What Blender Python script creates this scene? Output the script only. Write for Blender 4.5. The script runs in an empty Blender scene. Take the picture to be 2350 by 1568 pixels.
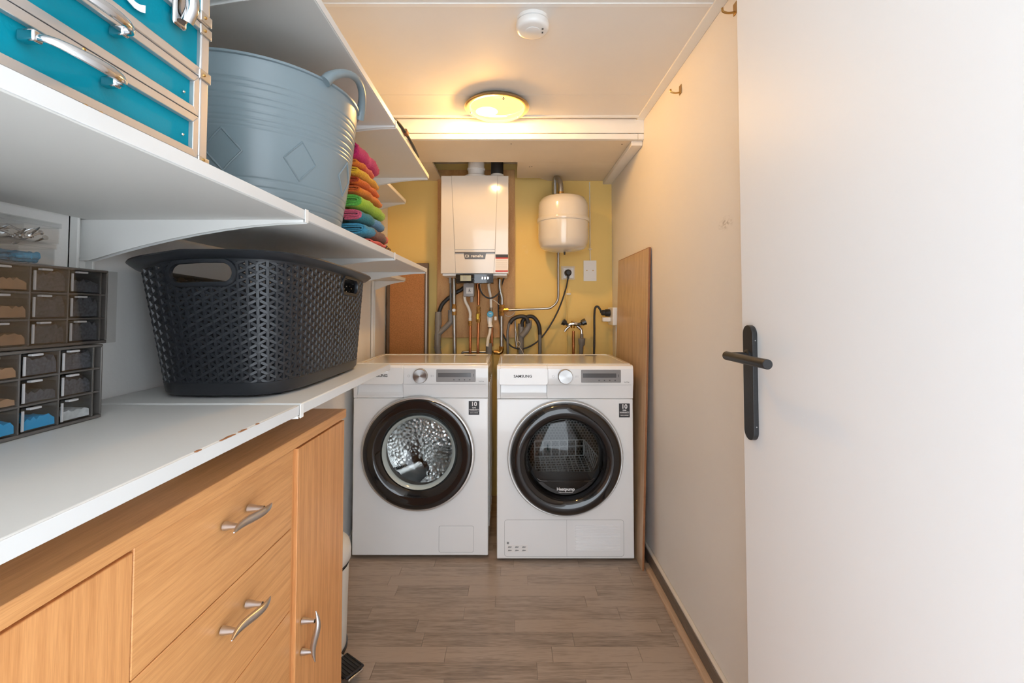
import bpy, bmesh, math, random
from mathutils import Vector, Matrix, Euler

# ---------------------------------------------------------------- camera, sky, exposure
scene = bpy.context.scene
COL = scene.collection
cam_data = bpy.data.cameras.new('camera')
cam_data.sensor_width = 36.0
cam_data.lens = 36.0 * 1044.0 / 2350.0
cam_data.shift_x = 2.0 / 2350.0
cam_data.shift_y = -(784.0 - 674.4) / 2350.0
cam_data.clip_start = 0.01
cam = bpy.data.objects.new('camera', cam_data)
cam.location = (0, 0, 1.10)
cam.rotation_euler = (math.radians(91.9), 0, 0)
COL.objects.link(cam)
scene.camera = cam

world = bpy.data.worlds.new('overcast_sky')
scene.world = world
world.use_nodes = True
bg = world.node_tree.nodes['Background']
bg.inputs['Color'].default_value = (0.87, 0.95, 1.03, 1)
bg.inputs['Strength'].default_value = 3.5

scene.view_settings.view_transform = 'Standard'
scene.view_settings.look = 'None'
scene.view_settings.exposure = 0.3
scene.view_settings.gamma = 1.0
scene.view_settings.use_curve_mapping = False
scene.cycles.max_bounces = 6
scene.cycles.use_light_tree = False
scene.cycles.diffuse_bounces = 4
scene.cycles.transparent_max_bounces = 14
scene.cycles.glossy_bounces = 3
scene.cycles.use_adaptive_sampling = True
scene.cycles.adaptive_threshold = 0.10
scene.cycles.adaptive_min_samples = 20
scene.cycles.sample_clamp_indirect = 8.0
scene.cycles.caustics_reflective = False
scene.cycles.caustics_refractive = False

LAMP_POWER = 12.5
R = math.radians
PI = math.pi
random.seed(7)

# ---------------------------------------------------------------- helpers
def wm(o):
    m = Matrix.LocRotScale(o.location, o.rotation_euler, o.scale)
    return wm(o.parent) @ m if o.parent else m

def tag(o, label=None, cat=None, group=None, kind=None):
    if label: o['label'] = label
    if cat: o['category'] = cat
    if group: o['group'] = group
    if kind: o['kind'] = kind
    return o

def thing(name, label, cat, loc=(0, 0, 0), rz=0.0, group=None):
    o = bpy.data.objects.new(name, None)
    o.empty_display_size = 0.02
    o.location = loc
    o.rotation_euler = (0, 0, rz)
    COL.objects.link(o)
    return tag(o, label, cat, group)

def copy_tree(o, parent=None):
    c = o.copy()
    COL.objects.link(c)
    c.parent = parent
    for ch in list(o.children):
        copy_tree(ch, c)
    return c

class MB:
    """collects vertices and faces of ONE mesh"""
    def __init__(s):
        s.v = []; s.f = []
    def add(s, vs, fs):
        n = len(s.v)
        s.v += [Vector(p) for p in vs]
        s.f += [tuple(i + n for i in f) for f in fs]
        return s
    def box(s, x0, x1, y0, y1, z0, z1):
        return s.add([(x0, y0, z0), (x1, y0, z0), (x1, y1, z0), (x0, y1, z0),
                      (x0, y0, z1), (x1, y0, z1), (x1, y1, z1), (x0, y1, z1)],
                     [(0, 3, 2, 1), (4, 5, 6, 7), (0, 1, 5, 4), (1, 2, 6, 5), (2, 3, 7, 6), (3, 0, 4, 7)])
    def hexa(s, p):
        return s.add(p, [(0, 3, 2, 1), (4, 5, 6, 7), (0, 1, 5, 4), (1, 2, 6, 5), (2, 3, 7, 6), (3, 0, 4, 7)])
    def tube(s, pts, r, seg=12, caps=True, flat=1.0, up=None):
        pts = [Vector(p) for p in pts]
        n = len(pts)
        rs = r if isinstance(r, (list, tuple)) else [r] * n
        t0 = (pts[1] - pts[0]).normalized()
        a = Vector(up) if up else (Vector((0, 0, 1)) if abs(t0.z) < .9 else Vector((1, 0, 0)))
        nrm = (a - t0 * a.dot(t0)).normalized()
        vs = []
        for i, p in enumerate(pts):
            if i == 0: t = pts[1] - pts[0]
            elif i == n - 1: t = pts[-1] - pts[-2]
            else: t = (pts[i + 1] - p).normalized() + (p - pts[i - 1]).normalized()
            t.normalize()
            nrm = (nrm - t * nrm.dot(t)).normalized()
            b = t.cross(nrm)
            for k in range(seg):
                an = 2 * PI * k / seg
                vs.append(p + (nrm * math.cos(an) * flat + b * math.sin(an)) * rs[i])
        fs = []
        for i in range(n - 1):
            for k in range(seg):
                k2 = (k + 1) % seg
                fs.append((i * seg + k, i * seg + k2, (i + 1) * seg + k2, (i + 1) * seg + k))
        if caps:
            fs.append(tuple(range(seg - 1, -1, -1)))
            fs.append(tuple((n - 1) * seg + k for k in range(seg)))
        return s.add(vs, fs)
    def lathe(s, prof, seg=48, axis='z', c=(0, 0, 0), close=False):
        """prof: list of (radius, height); axis z: height up; axis y: height along +y"""
        vs = []; fs = []
        n = len(prof)
        for k in range(seg):
            an = 2 * PI * k / seg
            ca, sa = math.cos(an), math.sin(an)
            for r, h in prof:
                if axis == 'z': vs.append((c[0] + r * ca, c[1] + r * sa, c[2] + h))
                elif axis == 'y': vs.append((c[0] + r * ca, c[1] + h, c[2] + r * sa))
                else: vs.append((c[0] + h, c[1] + r * ca, c[2] + r * sa))
        m = n if close else n - 1
        for k in range(seg):
            k2 = (k + 1) % seg
            for i in range(m):
                j = (i + 1) % n
                fs.append((k * n + i, k2 * n + i, k2 * n + j, k * n + j))
        return s.add(vs, fs)
    def disc(s, c, r, axis='y', seg=32):
        vs = []
        for k in range(seg):
            an = 2 * PI * k / seg
            u, w = r * math.cos(an), r * math.sin(an)
            vs.append({'y': (c[0] + u, c[1], c[2] + w), 'z': (c[0] + u, c[1] + w, c[2]), 'x': (c[0], c[1] + u, c[2] + w)}[axis])
        return s.add(vs, [tuple(range(seg))])
    def prism(s, poly, h0, h1, axis='y'):
        """extrude a 2D polygon; axis y: poly is (x,z); axis z: (x,y); axis x: (y,z)"""
        def p3(a, b, h):
            return {'y': (a, h, b), 'z': (a, b, h), 'x': (h, a, b)}[axis]
        n = len(poly)
        vs = [p3(a, b, h0) for a, b in poly] + [p3(a, b, h1) for a, b in poly]
        fs = [tuple(range(n)), tuple(range(2 * n - 1, n - 1, -1))]
        for i in range(n):
            j = (i + 1) % n
            fs.append((i, j, n + j, n + i))
        return s.add(vs, fs)
    def ring(s, outer, inner, h0, h1, axis='y'):
        """frame between two polygons with the same number of points"""
        def p3(a, b, h):
            return {'y': (a, h, b), 'z': (a, b, h), 'x': (h, a, b)}[axis]
        n = len(outer)
        vs = [p3(a, b, h0) for a, b in outer] + [p3(a, b, h0) for a, b in inner] + \
             [p3(a, b, h1) for a, b in outer] + [p3(a, b, h1) for a, b in inner]
        fs = []
        for i in range(n):
            j = (i + 1) % n
            fs += [(i, j, n + j, n + i), (2 * n + i, 3 * n + i, 3 * n + j, 2 * n + j),
                   (i, 2 * n + i, 2 * n + j, j), (n + i, n + j, 3 * n + j, 3 * n + i)]
        return s.add(vs, fs)
    def grid(s, P, closeu=False, closev=False):
        nu, nv = len(P), len(P[0])
        vs = [p for row in P for p in row]
        fs = []
        for i in range(nu if closeu else nu - 1):
            for j in range(nv if closev else nv - 1):
                i2, j2 = (i + 1) % nu, (j + 1) % nv
                fs.append((i * nv + j, i2 * nv + j, i2 * nv + j2, i * nv + j2))
        return s.add(vs, fs)
    def build(s, name, mat, parent=None, smooth=True, bevel=0, seg=2, local=False, angle=0.6, sub=0):
        me = bpy.data.meshes.new(name)
        vs = s.v
        if parent is not None and not local:
            inv = wm(parent).inverted()
            vs = [inv @ p for p in vs]
        me.from_pydata([tuple(p) for p in vs], [], s.f)
        bm = bmesh.new(); bm.from_mesh(me)
        bmesh.ops.recalc_face_normals(bm, faces=bm.faces)
        bm.to_mesh(me); bm.free()
        if smooth:
            me.polygons.foreach_set('use_smooth', [True] * len(me.polygons))
            me.set_sharp_from_angle(angle=angle)
        me.materials.append(MAT[mat])
        o = bpy.data.objects.new(name, me)
        COL.objects.link(o)
        o.parent = parent
        if bevel:
            b = o.modifiers.new('bevel', 'BEVEL')
            b.width = bevel; b.segments = seg; b.limit_method = 'ANGLE'; b.angle_limit = 0.7
            b.harden_normals = False
        if sub:
            b = o.modifiers.new('subdivision', 'SUBSURF'); b.levels = sub; b.render_levels = sub
        return o

def rrect(x0, x1, z0, z1, r, n=5):
    out = []
    for cx, cz, a0 in ((x1 - r, z1 - r, 0), (x0 + r, z1 - r, 90), (x0 + r, z0 + r, 180), (x1 - r, z0 + r, 270)):
        for k in range(n + 1):
            a = R(a0 + 90 * k / n)
            out.append((cx + r * math.cos(a), cz + r * math.sin(a)))
    return out

def smoothpath(pts, n=8):
    """Catmull-Rom through points"""
    P = [Vector(p) for p in pts]
    P = [P[0] * 2 - P[1]] + P + [P[-1] * 2 - P[-2]]
    out = []
    for i in range(1, len(P) - 2):
        for k in range(n):
            t = k / n
            a, b, c, d = P[i - 1], P[i], P[i + 1], P[i + 2]
            out.append(0.5 * ((2 * b) + (c - a) * t + (2 * a - 5 * b + 4 * c - d) * t * t + (3 * b - a - 3 * c + d) * t ** 3))
    out.append(P[-2])
    return out

def text(name, body, size, mat, parent, loc, rot=(PI / 2, 0, 0), ext=0.0004, align='CENTER', bold=0.0, xs=1.0):
    cu = bpy.data.curves.new(name, 'FONT')
    cu.body = body; cu.size = size; cu.extrude = ext; cu.align_x = align; cu.align_y = 'CENTER'
    cu.offset = bold; cu.resolution_u = 3
    t = bpy.data.objects.new(name + '_curve', cu)
    COL.objects.link(t)
    dg = bpy.context.evaluated_depsgraph_get()
    me = bpy.data.meshes.new_from_object(t.evaluated_get(dg))
    bpy.data.objects.remove(t); bpy.data.curves.remove(cu)
    me.materials.clear(); me.materials.append(MAT[mat])
    o = bpy.data.objects.new(name, me)
    COL.objects.link(o)
    m = Matrix.Translation(loc) @ Euler(rot).to_matrix().to_4x4() @ Matrix.Diagonal((xs, 1, 1, 1))
    if parent is not None:
        m = wm(parent).inverted() @ m
    me.transform(m)
    o.parent = parent
    return o

# ---------------------------------------------------------------- materials
MAT = {}
class NT:
    def __init__(s, name):
        m = bpy.data.materials.new(name); m.use_nodes = True
        MAT[name] = m
        s.t = m.node_tree; s.n = s.t.nodes; s.l = s.t.links
        s.b = s.n['Principled BSDF']; s.out = s.n['Material Output']
    def new(s, kind, **kw):
        n = s.n.new(kind)
        for k, v in kw.items():
            if k in n.inputs: n.inputs[k].default_value = v
            else: setattr(n, k, v)
        return n
    def coord(s, which='Object', scale=(1, 1, 1)):
        if which == 'Position':
            c = s.new('ShaderNodeNewGeometry').outputs['Position']
        else:
            c = s.new('ShaderNodeTexCoord').outputs[which]
        mp = s.new('ShaderNodeMapping'); mp.inputs['Scale'].default_value = scale
        s.l.new(c, mp.inputs['Vector'])
        return mp.outputs['Vector']
    def ramp(s, fac, stops, interp='LINEAR'):
        r = s.new('ShaderNodeValToRGB'); r.color_ramp.interpolation = interp
        e = r.color_ramp.elements
        while len(e) < len(stops): e.new(0.5)
        for el, (p, c) in zip(e, stops):
            el.position = p; el.color = (*c, 1)
        s.l.new(fac, r.inputs['Fac'])
        return r.outputs['Color']
    def bump(s, h, strength, dist=0.002):
        b = s.new('ShaderNodeBump'); b.inputs['Strength'].default_value = strength; b.inputs['Distance'].default_value = dist
        s.l.new(h, b.inputs['Height']); s.l.new(b.outputs['Normal'], s.b.inputs['Normal'])

def mat(name, col, rough=.5, metal=0.0, var=.04, vs=6.0, bump=0.0, bs=150.0, coat=0.0, emis=None, es=1.0, stretch=(1, 1, 1), space='Position', spec=None, trans=0.0):
    t = NT(name); b = t.b
    b.inputs['Roughness'].default_value = rough
    b.inputs['Metallic'].default_value = metal
    if coat: b.inputs['Coat Weight'].default_value = coat; b.inputs['Coat Roughness'].default_value = .05
    if spec is not None: b.inputs['Specular IOR Level'].default_value = spec
    if trans: b.inputs['Transmission Weight'].default_value = trans
    v = t.coord(space, stretch)
    n = t.new('ShaderNodeTexNoise', Scale=vs, Detail=4.0)
    t.l.new(v, n.inputs['Vector'])
    lo = tuple(max(0, c * (1 - var)) for c in col); hi = tuple(min(1, c * (1 + var)) for c in col)
    t.l.new(t.ramp(n.outputs['Fac'], [(.3, lo), (.7, hi)]), b.inputs['Base Color'])
    if bump:
        n2 = t.new('ShaderNodeTexNoise', Scale=bs, Detail=3.0)
        t.l.new(v, n2.inputs['Vector'])
        t.bump(n2.outputs['Fac'], bump)
    if emis:
        b.inputs['Emission Color'].default_value = (*emis, 1); b.inputs['Emission Strength'].default_value = es
    return t

def wood(name, dark, light, stretch, rough=.45, fine=160.0, space='Position', rnd=False, bump=.08, broad=5.0, amount=.5, extra=None):
    t = NT(name); b = t.b
    b.inputs['Roughness'].default_value = rough
    v = t.coord(space, stretch)
    if rnd:
        oi = t.new('ShaderNodeObjectInfo')
        mul = t.new('ShaderNodeMath', operation='MULTIPLY'); mul.inputs[1].default_value = 37.0
        t.l.new(oi.outputs['Random'], mul.inputs[0])
        add = t.new('ShaderNodeVectorMath', operation='ADD')
        t.l.new(v, add.inputs[0]); t.l.new(mul.outputs[0], add.inputs[1])
        v = add.outputs['Vector']
    n1 = t.new('ShaderNodeTexNoise', Scale=broad, Detail=5.0, Distortion=.8)
    n2 = t.new('ShaderNodeTexNoise', Scale=fine, Detail=2.0)
    t.l.new(v, n1.inputs['Vector']); t.l.new(v, n2.inputs['Vector'])
    mx = t.new('ShaderNodeMath', operation='MULTIPLY_ADD'); mx.inputs[1].default_value = amount
    t.l.new(n2.outputs['Fac'], mx.inputs[0]); t.l.new(n1.outputs['Fac'], mx.inputs[2])
    fac = mx.outputs[0]
    if rnd:
        m3 = t.new('ShaderNodeMath', operation='MULTIPLY_ADD'); m3.inputs[1].default_value = .34
        t.l.new(oi.outputs['Random'], m3.inputs[0]); t.l.new(fac, m3.inputs[2])
        fac = m3.outputs[0]
    lo, hi = (.55, 1.15) if rnd else (.5, 1.0)
    rng = t.new('ShaderNodeMapRange'); rng.inputs['From Min'].default_value = lo; rng.inputs['From Max'].default_value = hi
    t.l.new(fac, rng.inputs['Value'])
    t.l.new(t.ramp(rng.outputs['Result'], [(0, dark), (1, light)]), b.inputs['Base Color'])
    if bump: t.bump(n2.outputs['Fac'], bump, .001)
    return t

def thin_glass(name, tint=(1, 1, 1), refl=.08, rough=0.0, edge=.6):
    t = NT(name)
    t.n.remove(t.b)
    tr = t.new('ShaderNodeBsdfTransparent'); tr.inputs['Color'].default_value = (*tint, 1)
    gl = t.new('ShaderNodeBsdfGlossy'); gl.inputs['Roughness'].default_value = rough
    fc = t.new('ShaderNodeLayerWeight')
    pw = t.new('ShaderNodeMath', operation='POWER'); pw.inputs[1].default_value = 4.0
    t.l.new(fc.outputs['Facing'], pw.inputs[0])
    lw = t.new('ShaderNodeMath', operation='MULTIPLY_ADD'); lw.inputs[1].default_value = edge; lw.inputs[2].default_value = refl
    t.l.new(pw.outputs[0], lw.inputs[0])
    mx = t.new('ShaderNodeMixShader')
    t.l.new(lw.outputs[0], mx.inputs[0]); t.l.new(tr.outputs[0], mx.inputs[1]); t.l.new(gl.outputs[0], mx.inputs[2])
    t.l.new(mx.outputs[0], t.out.inputs['Surface'])
    return t

mat('white_laminate', (.66, .655, .63), .42, var=.02, vs=3)
mat('bracket_white', (.78, .78, .76), .4, var=.02)
mat('plaster_white', (.82, .81, .79), .9, var=.03, vs=2.5, bump=.25, bs=120)
mat('ceiling_white', (.80, .77, .73), .7, var=.03, vs=2)
mat('trim_white', (.84, .83, .80), .5, var=.02)
mat('soffit_beige', (.78, .68, .53), .8, var=.05, vs=3)
mat('door_white', (.80, .80, .805), .5, var=.01, vs=2)
mat('anthracite_metal', (.045, .045, .047), .42, metal=.6, var=.1, vs=300)
mat('white_enamel', (.87, .87, .865), .16, var=.01, coat=.6)
mat('white_plastic', (.82, .82, .81), .3, var=.01)
mat('boiler_white', (.66, .64, .61), .12, var=.01, coat=.7)
mat('cream_enamel', (.68, .64, .57), .14, var=.01, coat=.8)
mat('chrome', (.62, .62, .63), .12, metal=1, var=.01)
mat('brushed_steel', (.66, .65, .63), .3, metal=1, var=.04)
mat('satin_nickel', (.62, .62, .63), .32, metal=1, var=.03)
mat('galvanised', (.40, .395, .375), .36, metal=1, var=.08, vs=30)
mat('aluminium', (.62, .60, .585), .38, metal=.75, var=.03)
mat('brass', (.50, .30, .10), .3, metal=1, var=.15, vs=60)
mat('copper', (.50, .19, .08), .3, metal=1, var=.2, vs=25)
mat('black_rubber', (.018, .018, .02), .5, var=.1)
mat('black_plastic', (.02, .02, .022), .3, var=.05)
mat('black_gloss', (.012, .012, .014), .06, var=.02, coat=.5)
mat('dark_recess', (.02, .02, .02), .9, var=.1)
mat('pvc_grey', (.19, .18, .17), .45, var=.05)
mat('hose_grey', (.16, .16, .16), .5, var=.05)
mat('hose_white', (.78, .74, .66), .45, var=.03)
mat('trap_grey', (.33, .32, .32), .35, var=.04)
mat('yellow_lever', (.75, .55, .02), .4, var=.03)
mat('blue_dial', (.03, .28, .50), .3, var=.05)
mat('blue_knob', (.03, .15, .42), .4)
mat('paper_white', (.82, .80, .78), .8, var=.02)
mat('sticker_red', (.55, .05, .04), .6, var=.02)
mat('sticker_black', (.03, .03, .035), .5, var=.02)
mat('print_grey', (.30, .30, .30), .6)
mat('print_dark', (.06, .06, .06), .6)
mat('print_white', (.85, .85, .85), .6)
mat('display_grey', (.26, .25, .25), .25, var=.02)
mat('display_dark', (.10, .10, .105), .15, var=.02)
mat('lcd_green', (.36, .38, .28), .3, var=.03)
mat('tub_blue_grey', (.185, .235, .26), .3, var=.03, vs=8)
mat('basket_black', (.015, .017, .021), .38, var=.05, vs=40)
mat('teal_vinyl', (.0, .225, .31), .5, var=.04, vs=9, bump=.1, bs=400, spec=.12)
mat('organiser_grey', (.10, .092, .085), .38, var=.04)
mat('organiser_back', (.32, .20, .13), .6, var=.05)
mat('charcoal_plugs', (.06, .066, .08), .6, var=.6, vs=300)
mat('bright_blue', (.0, .30, .62), .4, var=.1)
mat('screw_zinc', (.62, .64, .66), .25, metal=1, var=.15, vs=80)
mat('plug_blue', (.03, .26, .44), .45, var=.2, vs=120)
mat('plug_red', (.6, .03, .05), .45)
mat('bin_cream', (.80, .78, .72), .35, var=.02)
mat('cork', (.42, .19, .07), .9, var=.25, vs=220, bump=.3, bs=300)
wood('frame_walnut', (.10, .066, .045), (.18, .125, .09), (30, 30, 2))
wood('plywood', (.50, .25, .09), (.74, .44, .19), (7, 7, 1.6), rough=.65, broad=2.2, fine=60, bump=.05)
wood('beech_h', (.58, .262, .09), (.77, .39, .152), (30, 1.3, 40), rough=.4, broad=3.0, fine=26, bump=.02, amount=.6)
wood('beech_v', (.58, .25, .083), (.78, .38, .145), (30, 40, 1.3), rough=.4, broad=3.0, fine=26, bump=.02, amount=.6)
wood('oak_panel', (.44, .29, .17), (.64, .455, .29), (40, 22, 1.4), rough=.35, broad=2.6, fine=20, bump=.02)
wood('oak_strip', (.42, .27, .16), (.56, .38, .25), (60, 2, 60), rough=.5)
wood('skirting_dark', (.11, .083, .065), (.20, .155, .125), (60, 3, 60), rough=.45)
wood('floor_laminate', (.15, .112, .085), (.40, .305, .235), (1.6, 22, 20), rough=.36, broad=3.2, fine=16, rnd=True, bump=.03, amount=.8)
mat('skirting_cream', (.74, .66, .56), .6, var=.05)
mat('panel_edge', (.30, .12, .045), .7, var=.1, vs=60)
thin_glass('clear_glass', (.93, .95, .95), .06)
thin_glass('clear_plastic', (.93, .935, .935), .045, .06, .5)
thin_glass('dark_glass', (.50, .51, .51), .05)
mat('edge_white', (.64, .645, .64), .4, var=.015)

def dial_metal():
    t = mat('dial_metal', (.46, .45, .44), .34, metal=1, var=.02)
    t.b.inputs['Anisotropic'].default_value = .85
    tg = t.new('ShaderNodeTangent', direction_type='RADIAL', axis='Y')
    t.l.new(tg.outputs[0], t.b.inputs['Tangent'])
dial_metal()

def wall_yellow():
    t = mat('wall_yellow', (.80, .58, .20), .75, var=.05, vs=1.6)
    # pale patches of old filler with ragged edges
    v = t.coord('Position', (1, 1, 1))
    n = t.new('ShaderNodeTexNoise', Scale=2.3, Detail=8.0, Roughness=.65)
    t.l.new(v, n.inputs['Vector'])
    f = t.ramp(n.outputs['Fac'], [(.62, (0, 0, 0)), (.66, (1, 1, 1))])
    mx = t.new('ShaderNodeMix', data_type='RGBA')
    src = t.b.inputs['Base Color'].links[0].from_socket
    mul = t.new('ShaderNodeMath', operation='MULTIPLY'); mul.inputs[1].default_value = .35
    t.l.new(f, mul.inputs[0]); t.l.new(mul.outputs[0], mx.inputs['Factor'])
    t.l.new(src, mx.inputs['A']); mx.inputs['B'].default_value = (.84, .68, .36, 1)
    t.l.new(mx.outputs['Result'], t.b.inputs['Base Color'])
wall_yellow()

def wall_scuffed():
    t = mat('wall_scuffed', (.80, .765, .72), .6, var=.025, vs=1.5)
    v = t.coord('Position', (1, 5, 5))
    n = t.new('ShaderNodeTexNoise', Scale=2.2, Detail=9.0, Roughness=.8)
    t.l.new(v, n.inputs['Vector'])
    dirt = t.ramp(n.outputs['Fac'], [(.66, (0, 0, 0)), (.80, (1, 1, 1))])
    # one smudge left by an old hook
    vm = t.new('ShaderNodeVectorMath', operation='DISTANCE')
    pos = t.coord('Position', (1, 1, 2.2))
    vm.inputs[1].default_value = (.605, 1.277, 1.341 * 2.2)
    t.l.new(pos, vm.inputs[0])
    n3 = t.new('ShaderNodeTexNoise', Scale=70.0, Detail=4.0)
    t.l.new(t.coord('Position', (1, 1, 2)), n3.inputs['Vector'])
    near = t.ramp(vm.outputs['Value'], [(.012, (1, 1, 1)), (.05, (0, 0, 0))])
    spk = t.ramp(n3.outputs['Fac'], [(.45, (0, 0, 0)), (.62, (1, 1, 1))])
    m1 = t.new('ShaderNodeMath', operation='MULTIPLY'); t.l.new(near, m1.inputs[0]); t.l.new(spk, m1.inputs[1])
    m2 = t.new('ShaderNodeMath', operation='MULTIPLY_ADD'); m2.inputs[1].default_value = .22
    t.l.new(dirt, m2.inputs[0]); t.l.new(m1.outputs[0], m2.inputs[2])
    mx = t.new('ShaderNodeMix', data_type='RGBA')
    src = t.b.inputs['Base Color'].links[0].from_socket
    m4 = t.new('ShaderNodeMath', operation='MULTIPLY'); m4.inputs[1].default_value = .6; t.l.new(m2.outputs[0], m4.inputs[0]); t.l.new(m4.outputs[0], mx.inputs['Factor']); t.l.new(src, mx.inputs['A'])
    mx.inputs['B'].default_value = (.30, .25, .20, 1)
    t.l.new(mx.outputs['Result'], t.b.inputs['Base Color'])
wall_scuffed()

def drum_metal():
    t = mat('drum_steel', (.72, .72, .71), .2, metal=1, var=.04)
    vo = t.new('ShaderNodeTexVoronoi', Scale=55.0)
    t.l.new(t.coord('Position', (1, 1, 1)), vo.inputs['Vector'])
    t.bump(vo.outputs['Distance'], .6, .004)
drum_metal()

def perforated():
    t = mat('perforated_steel', (.42, .42, .41), .3, metal=.8, var=.04)
    # regular grid of round holes, too small to model singly
    v = t.coord('Position', (1, 1, 1))
    sep = t.new('ShaderNodeSeparateXYZ'); t.l.new(v, sep.inputs[0])
    def row(off):
        def cell(sock, k, o):
            a = t.new('ShaderNodeMath', operation='MULTIPLY_ADD'); a.inputs[1].default_value = k; a.inputs[2].default_value = o
            t.l.new(sock, a.inputs[0])
            fr = t.new('ShaderNodeMath', operation='FRACT'); t.l.new(a.outputs[0], fr.inputs[0])
            sb = t.new('ShaderNodeMath', operation='SUBTRACT'); sb.inputs[1].default_value = .5; t.l.new(fr.outputs[0], sb.inputs[0])
            pw = t.new('ShaderNodeMath', operation='MULTIPLY'); t.l.new(sb.outputs[0], pw.inputs[0]); t.l.new(sb.outputs[0], pw.inputs[1])
            return pw.outputs[0]
        x = cell(sep.outputs['X'], 62.0, off); z = cell(sep.outputs['Z'], 36.0, off)
        sc = t.new('ShaderNodeMath', operation='MULTIPLY'); sc.inputs[1].default_value = 3.0; t.l.new(z, sc.inputs[0])
        ad = t.new('ShaderNodeMath', operation='ADD'); t.l.new(x, ad.inputs[0]); t.l.new(sc.outputs[0], ad.inputs[1])
        return ad.outputs[0]
    mn = t.new('ShaderNodeMath', operation='MINIMUM'); t.l.new(row(0), mn.inputs[0]); t.l.new(row(.5), mn.inputs[1])
    src = t.b.inputs['Base Color'].links[0].from_socket
    f = t.ramp(mn.outputs[0], [(.10, (1, 1, 1)), (.14, (0, 0, 0))])
    mx = t.new('ShaderNodeMix', data_type='RGBA')
    t.l.new(f, mx.inputs['Factor']); t.l.new(src, mx.inputs['A']); mx.inputs['B'].default_value = (.03, .03, .03, 1)
    t.l.new(mx.outputs['Result'], t.b.inputs['Base Color'])
perforated()

def terry(name, stops, interp='CONSTANT', axis=1):
    """towel cloth, dyed in bands along its length"""
    t = NT(name)
    t.b.inputs['Roughness'].default_value = .95
    t.b.inputs['Sheen Weight'].default_value = .08
    g = t.new('ShaderNodeTexCoord').outputs['Generated']
    nz = t.new('ShaderNodeTexNoise', Scale=5.0, Detail=2.0); t.l.new(g, nz.inputs['Vector'])
    sep = t.new('ShaderNodeSeparateXYZ'); t.l.new(g, sep.inputs[0])
    ad = t.new('ShaderNodeMath', operation='MULTIPLY_ADD'); ad.inputs[1].default_value = .10
    t.l.new(nz.outputs['Fac'], ad.inputs[0]); t.l.new(sep.outputs[axis], ad.inputs[2])
    col = t.ramp(ad.outputs[0], [(p + .05, c) for p, c in stops], interp)
    f = t.new('ShaderNodeTexNoise', Scale=420.0, Detail=2.0); t.l.new(t.coord('Object'), f.inputs['Vector'])
    sh = t.ramp(f.outputs['Fac'], [(.3, (.62, .62, .62)), (.7, (1, 1, 1))])
    mx = t.new('ShaderNodeMix', data_type='RGBA', blend_type='MULTIPLY'); mx.inputs['Factor'].default_value = .8
    t.l.new(col, mx.inputs['A']); t.l.new(sh, mx.inputs['B'])
    t.l.new(mx.outputs['Result'], t.b.inputs['Base Color'])
    f2 = t.new('ShaderNodeTexNoise', Scale=260.0, Detail=3.0); t.l.new(t.coord('Object'), f2.inputs['Vector'])
    t.bump(f2.outputs['Fac'], .9, .003)

def lamp_glass():
    # amber tinted, lightly frosted glass: the bulb inside lights the room through it
    t = NT('lamp_glass')
    t.n.remove(t.b)
    tr = t.new('ShaderNodeBsdfTransparent'); tr.inputs['Color'].default_value = (1.0, .80, .36, 1)
    gl = t.new('ShaderNodeBsdfGlossy'); gl.inputs['Roughness'].default_value = .15; gl.inputs['Color'].default_value = (1, .8, .4, 1)
    em = t.new('ShaderNodeEmission'); em.inputs['Color'].default_value = (1.0, .80, .28, 1); em.inputs['Strength'].default_value = 1.25
    m1 = t.new('ShaderNodeMixShader'); m1.inputs[0].default_value = .07
    ad = t.new('ShaderNodeAddShader')
    t.l.new(tr.outputs[0], m1.inputs[1]); t.l.new(gl.outputs[0], m1.inputs[2])
    t.l.new(m1.outputs[0], ad.inputs[0]); t.l.new(em.outputs[0], ad.inputs[1])
    t.l.new(ad.outputs[0], t.out.inputs['Surface'])
lamp_glass()

# ---------------------------------------------------------------- the room
XL, XR, YF, YB, ZC, ZS = -.742, .605, -.12, 2.72, 1.965, 1.872

def struct(name, mb, m, label, **kw):
    o = mb.build(name, m, None, **kw)
    tag(o, label, None, None, 'structure')
    return o

floor = struct('floor', MB().box(XL - .1, XR + .1, YF, YB + .1, -.06, -.004), 'skirting_dark', 'greyish brown wood laminate floor laid in narrow strips', smooth=False)
# laminate strips, one object each, sharing one mesh
_pm = None
rnd = random.Random(11)
row_w = .0655
j = 0
y = YF + .001
while y < YB:
    x = XL - .30 * rnd.random()
    while x < XR:
        ln = rnd.choice([.28, .34, .42, .5, .56])
        x0, x1 = max(x, XL), min(x + ln, XR)
        x += ln
        if x1 - x0 < .03: continue
        y1 = min(y + row_w, YB)
        if _pm is None:
            o = MB().box(-.5, .5, -.5, .5, -1, 0).build('plank', 'floor_laminate', floor, smooth=False)
            _pm = o.data
        else:
            o = bpy.data.objects.new('plank', _pm); COL.objects.link(o); o.parent = floor
        o.location = ((x0 + x1) / 2, (y + y1) / 2, 0)
        o.scale = (x1 - x0 - .0009, y1 - y - .0005, .004)
    y += row_w
    j += 1

struct('wall_left', MB().box(XL - .1, XL, YF, YB + .1, -.06, 2.2), 'plaster_white', 'white plastered wall behind the shelves', smooth=False)
wall_r = struct('wall_right', MB().box(XR, XR + .1, YF, YB + .1, -.06, 2.2), 'wall_scuffed', 'scuffed off-white wall beside the open door', smooth=False)
struct('wall_back', MB().box(XL - .1, XR + .1, YB, YB + .1, -.06, 2.2), 'wall_yellow', 'yellow painted wall behind the boiler', smooth=False)
wf = MB()
wf.box(XL - .1, -.42, YF - .1, YF, -.06, 2.2); wf.box(.585, XR + .1, YF - .1, YF, -.06, 2.2); wf.box(-.42, .585, YF - .1, YF, 2.0, 2.2)
struct('wall_front', wf, 'plaster_white', 'white wall around the open doorway', smooth=False)

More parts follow.
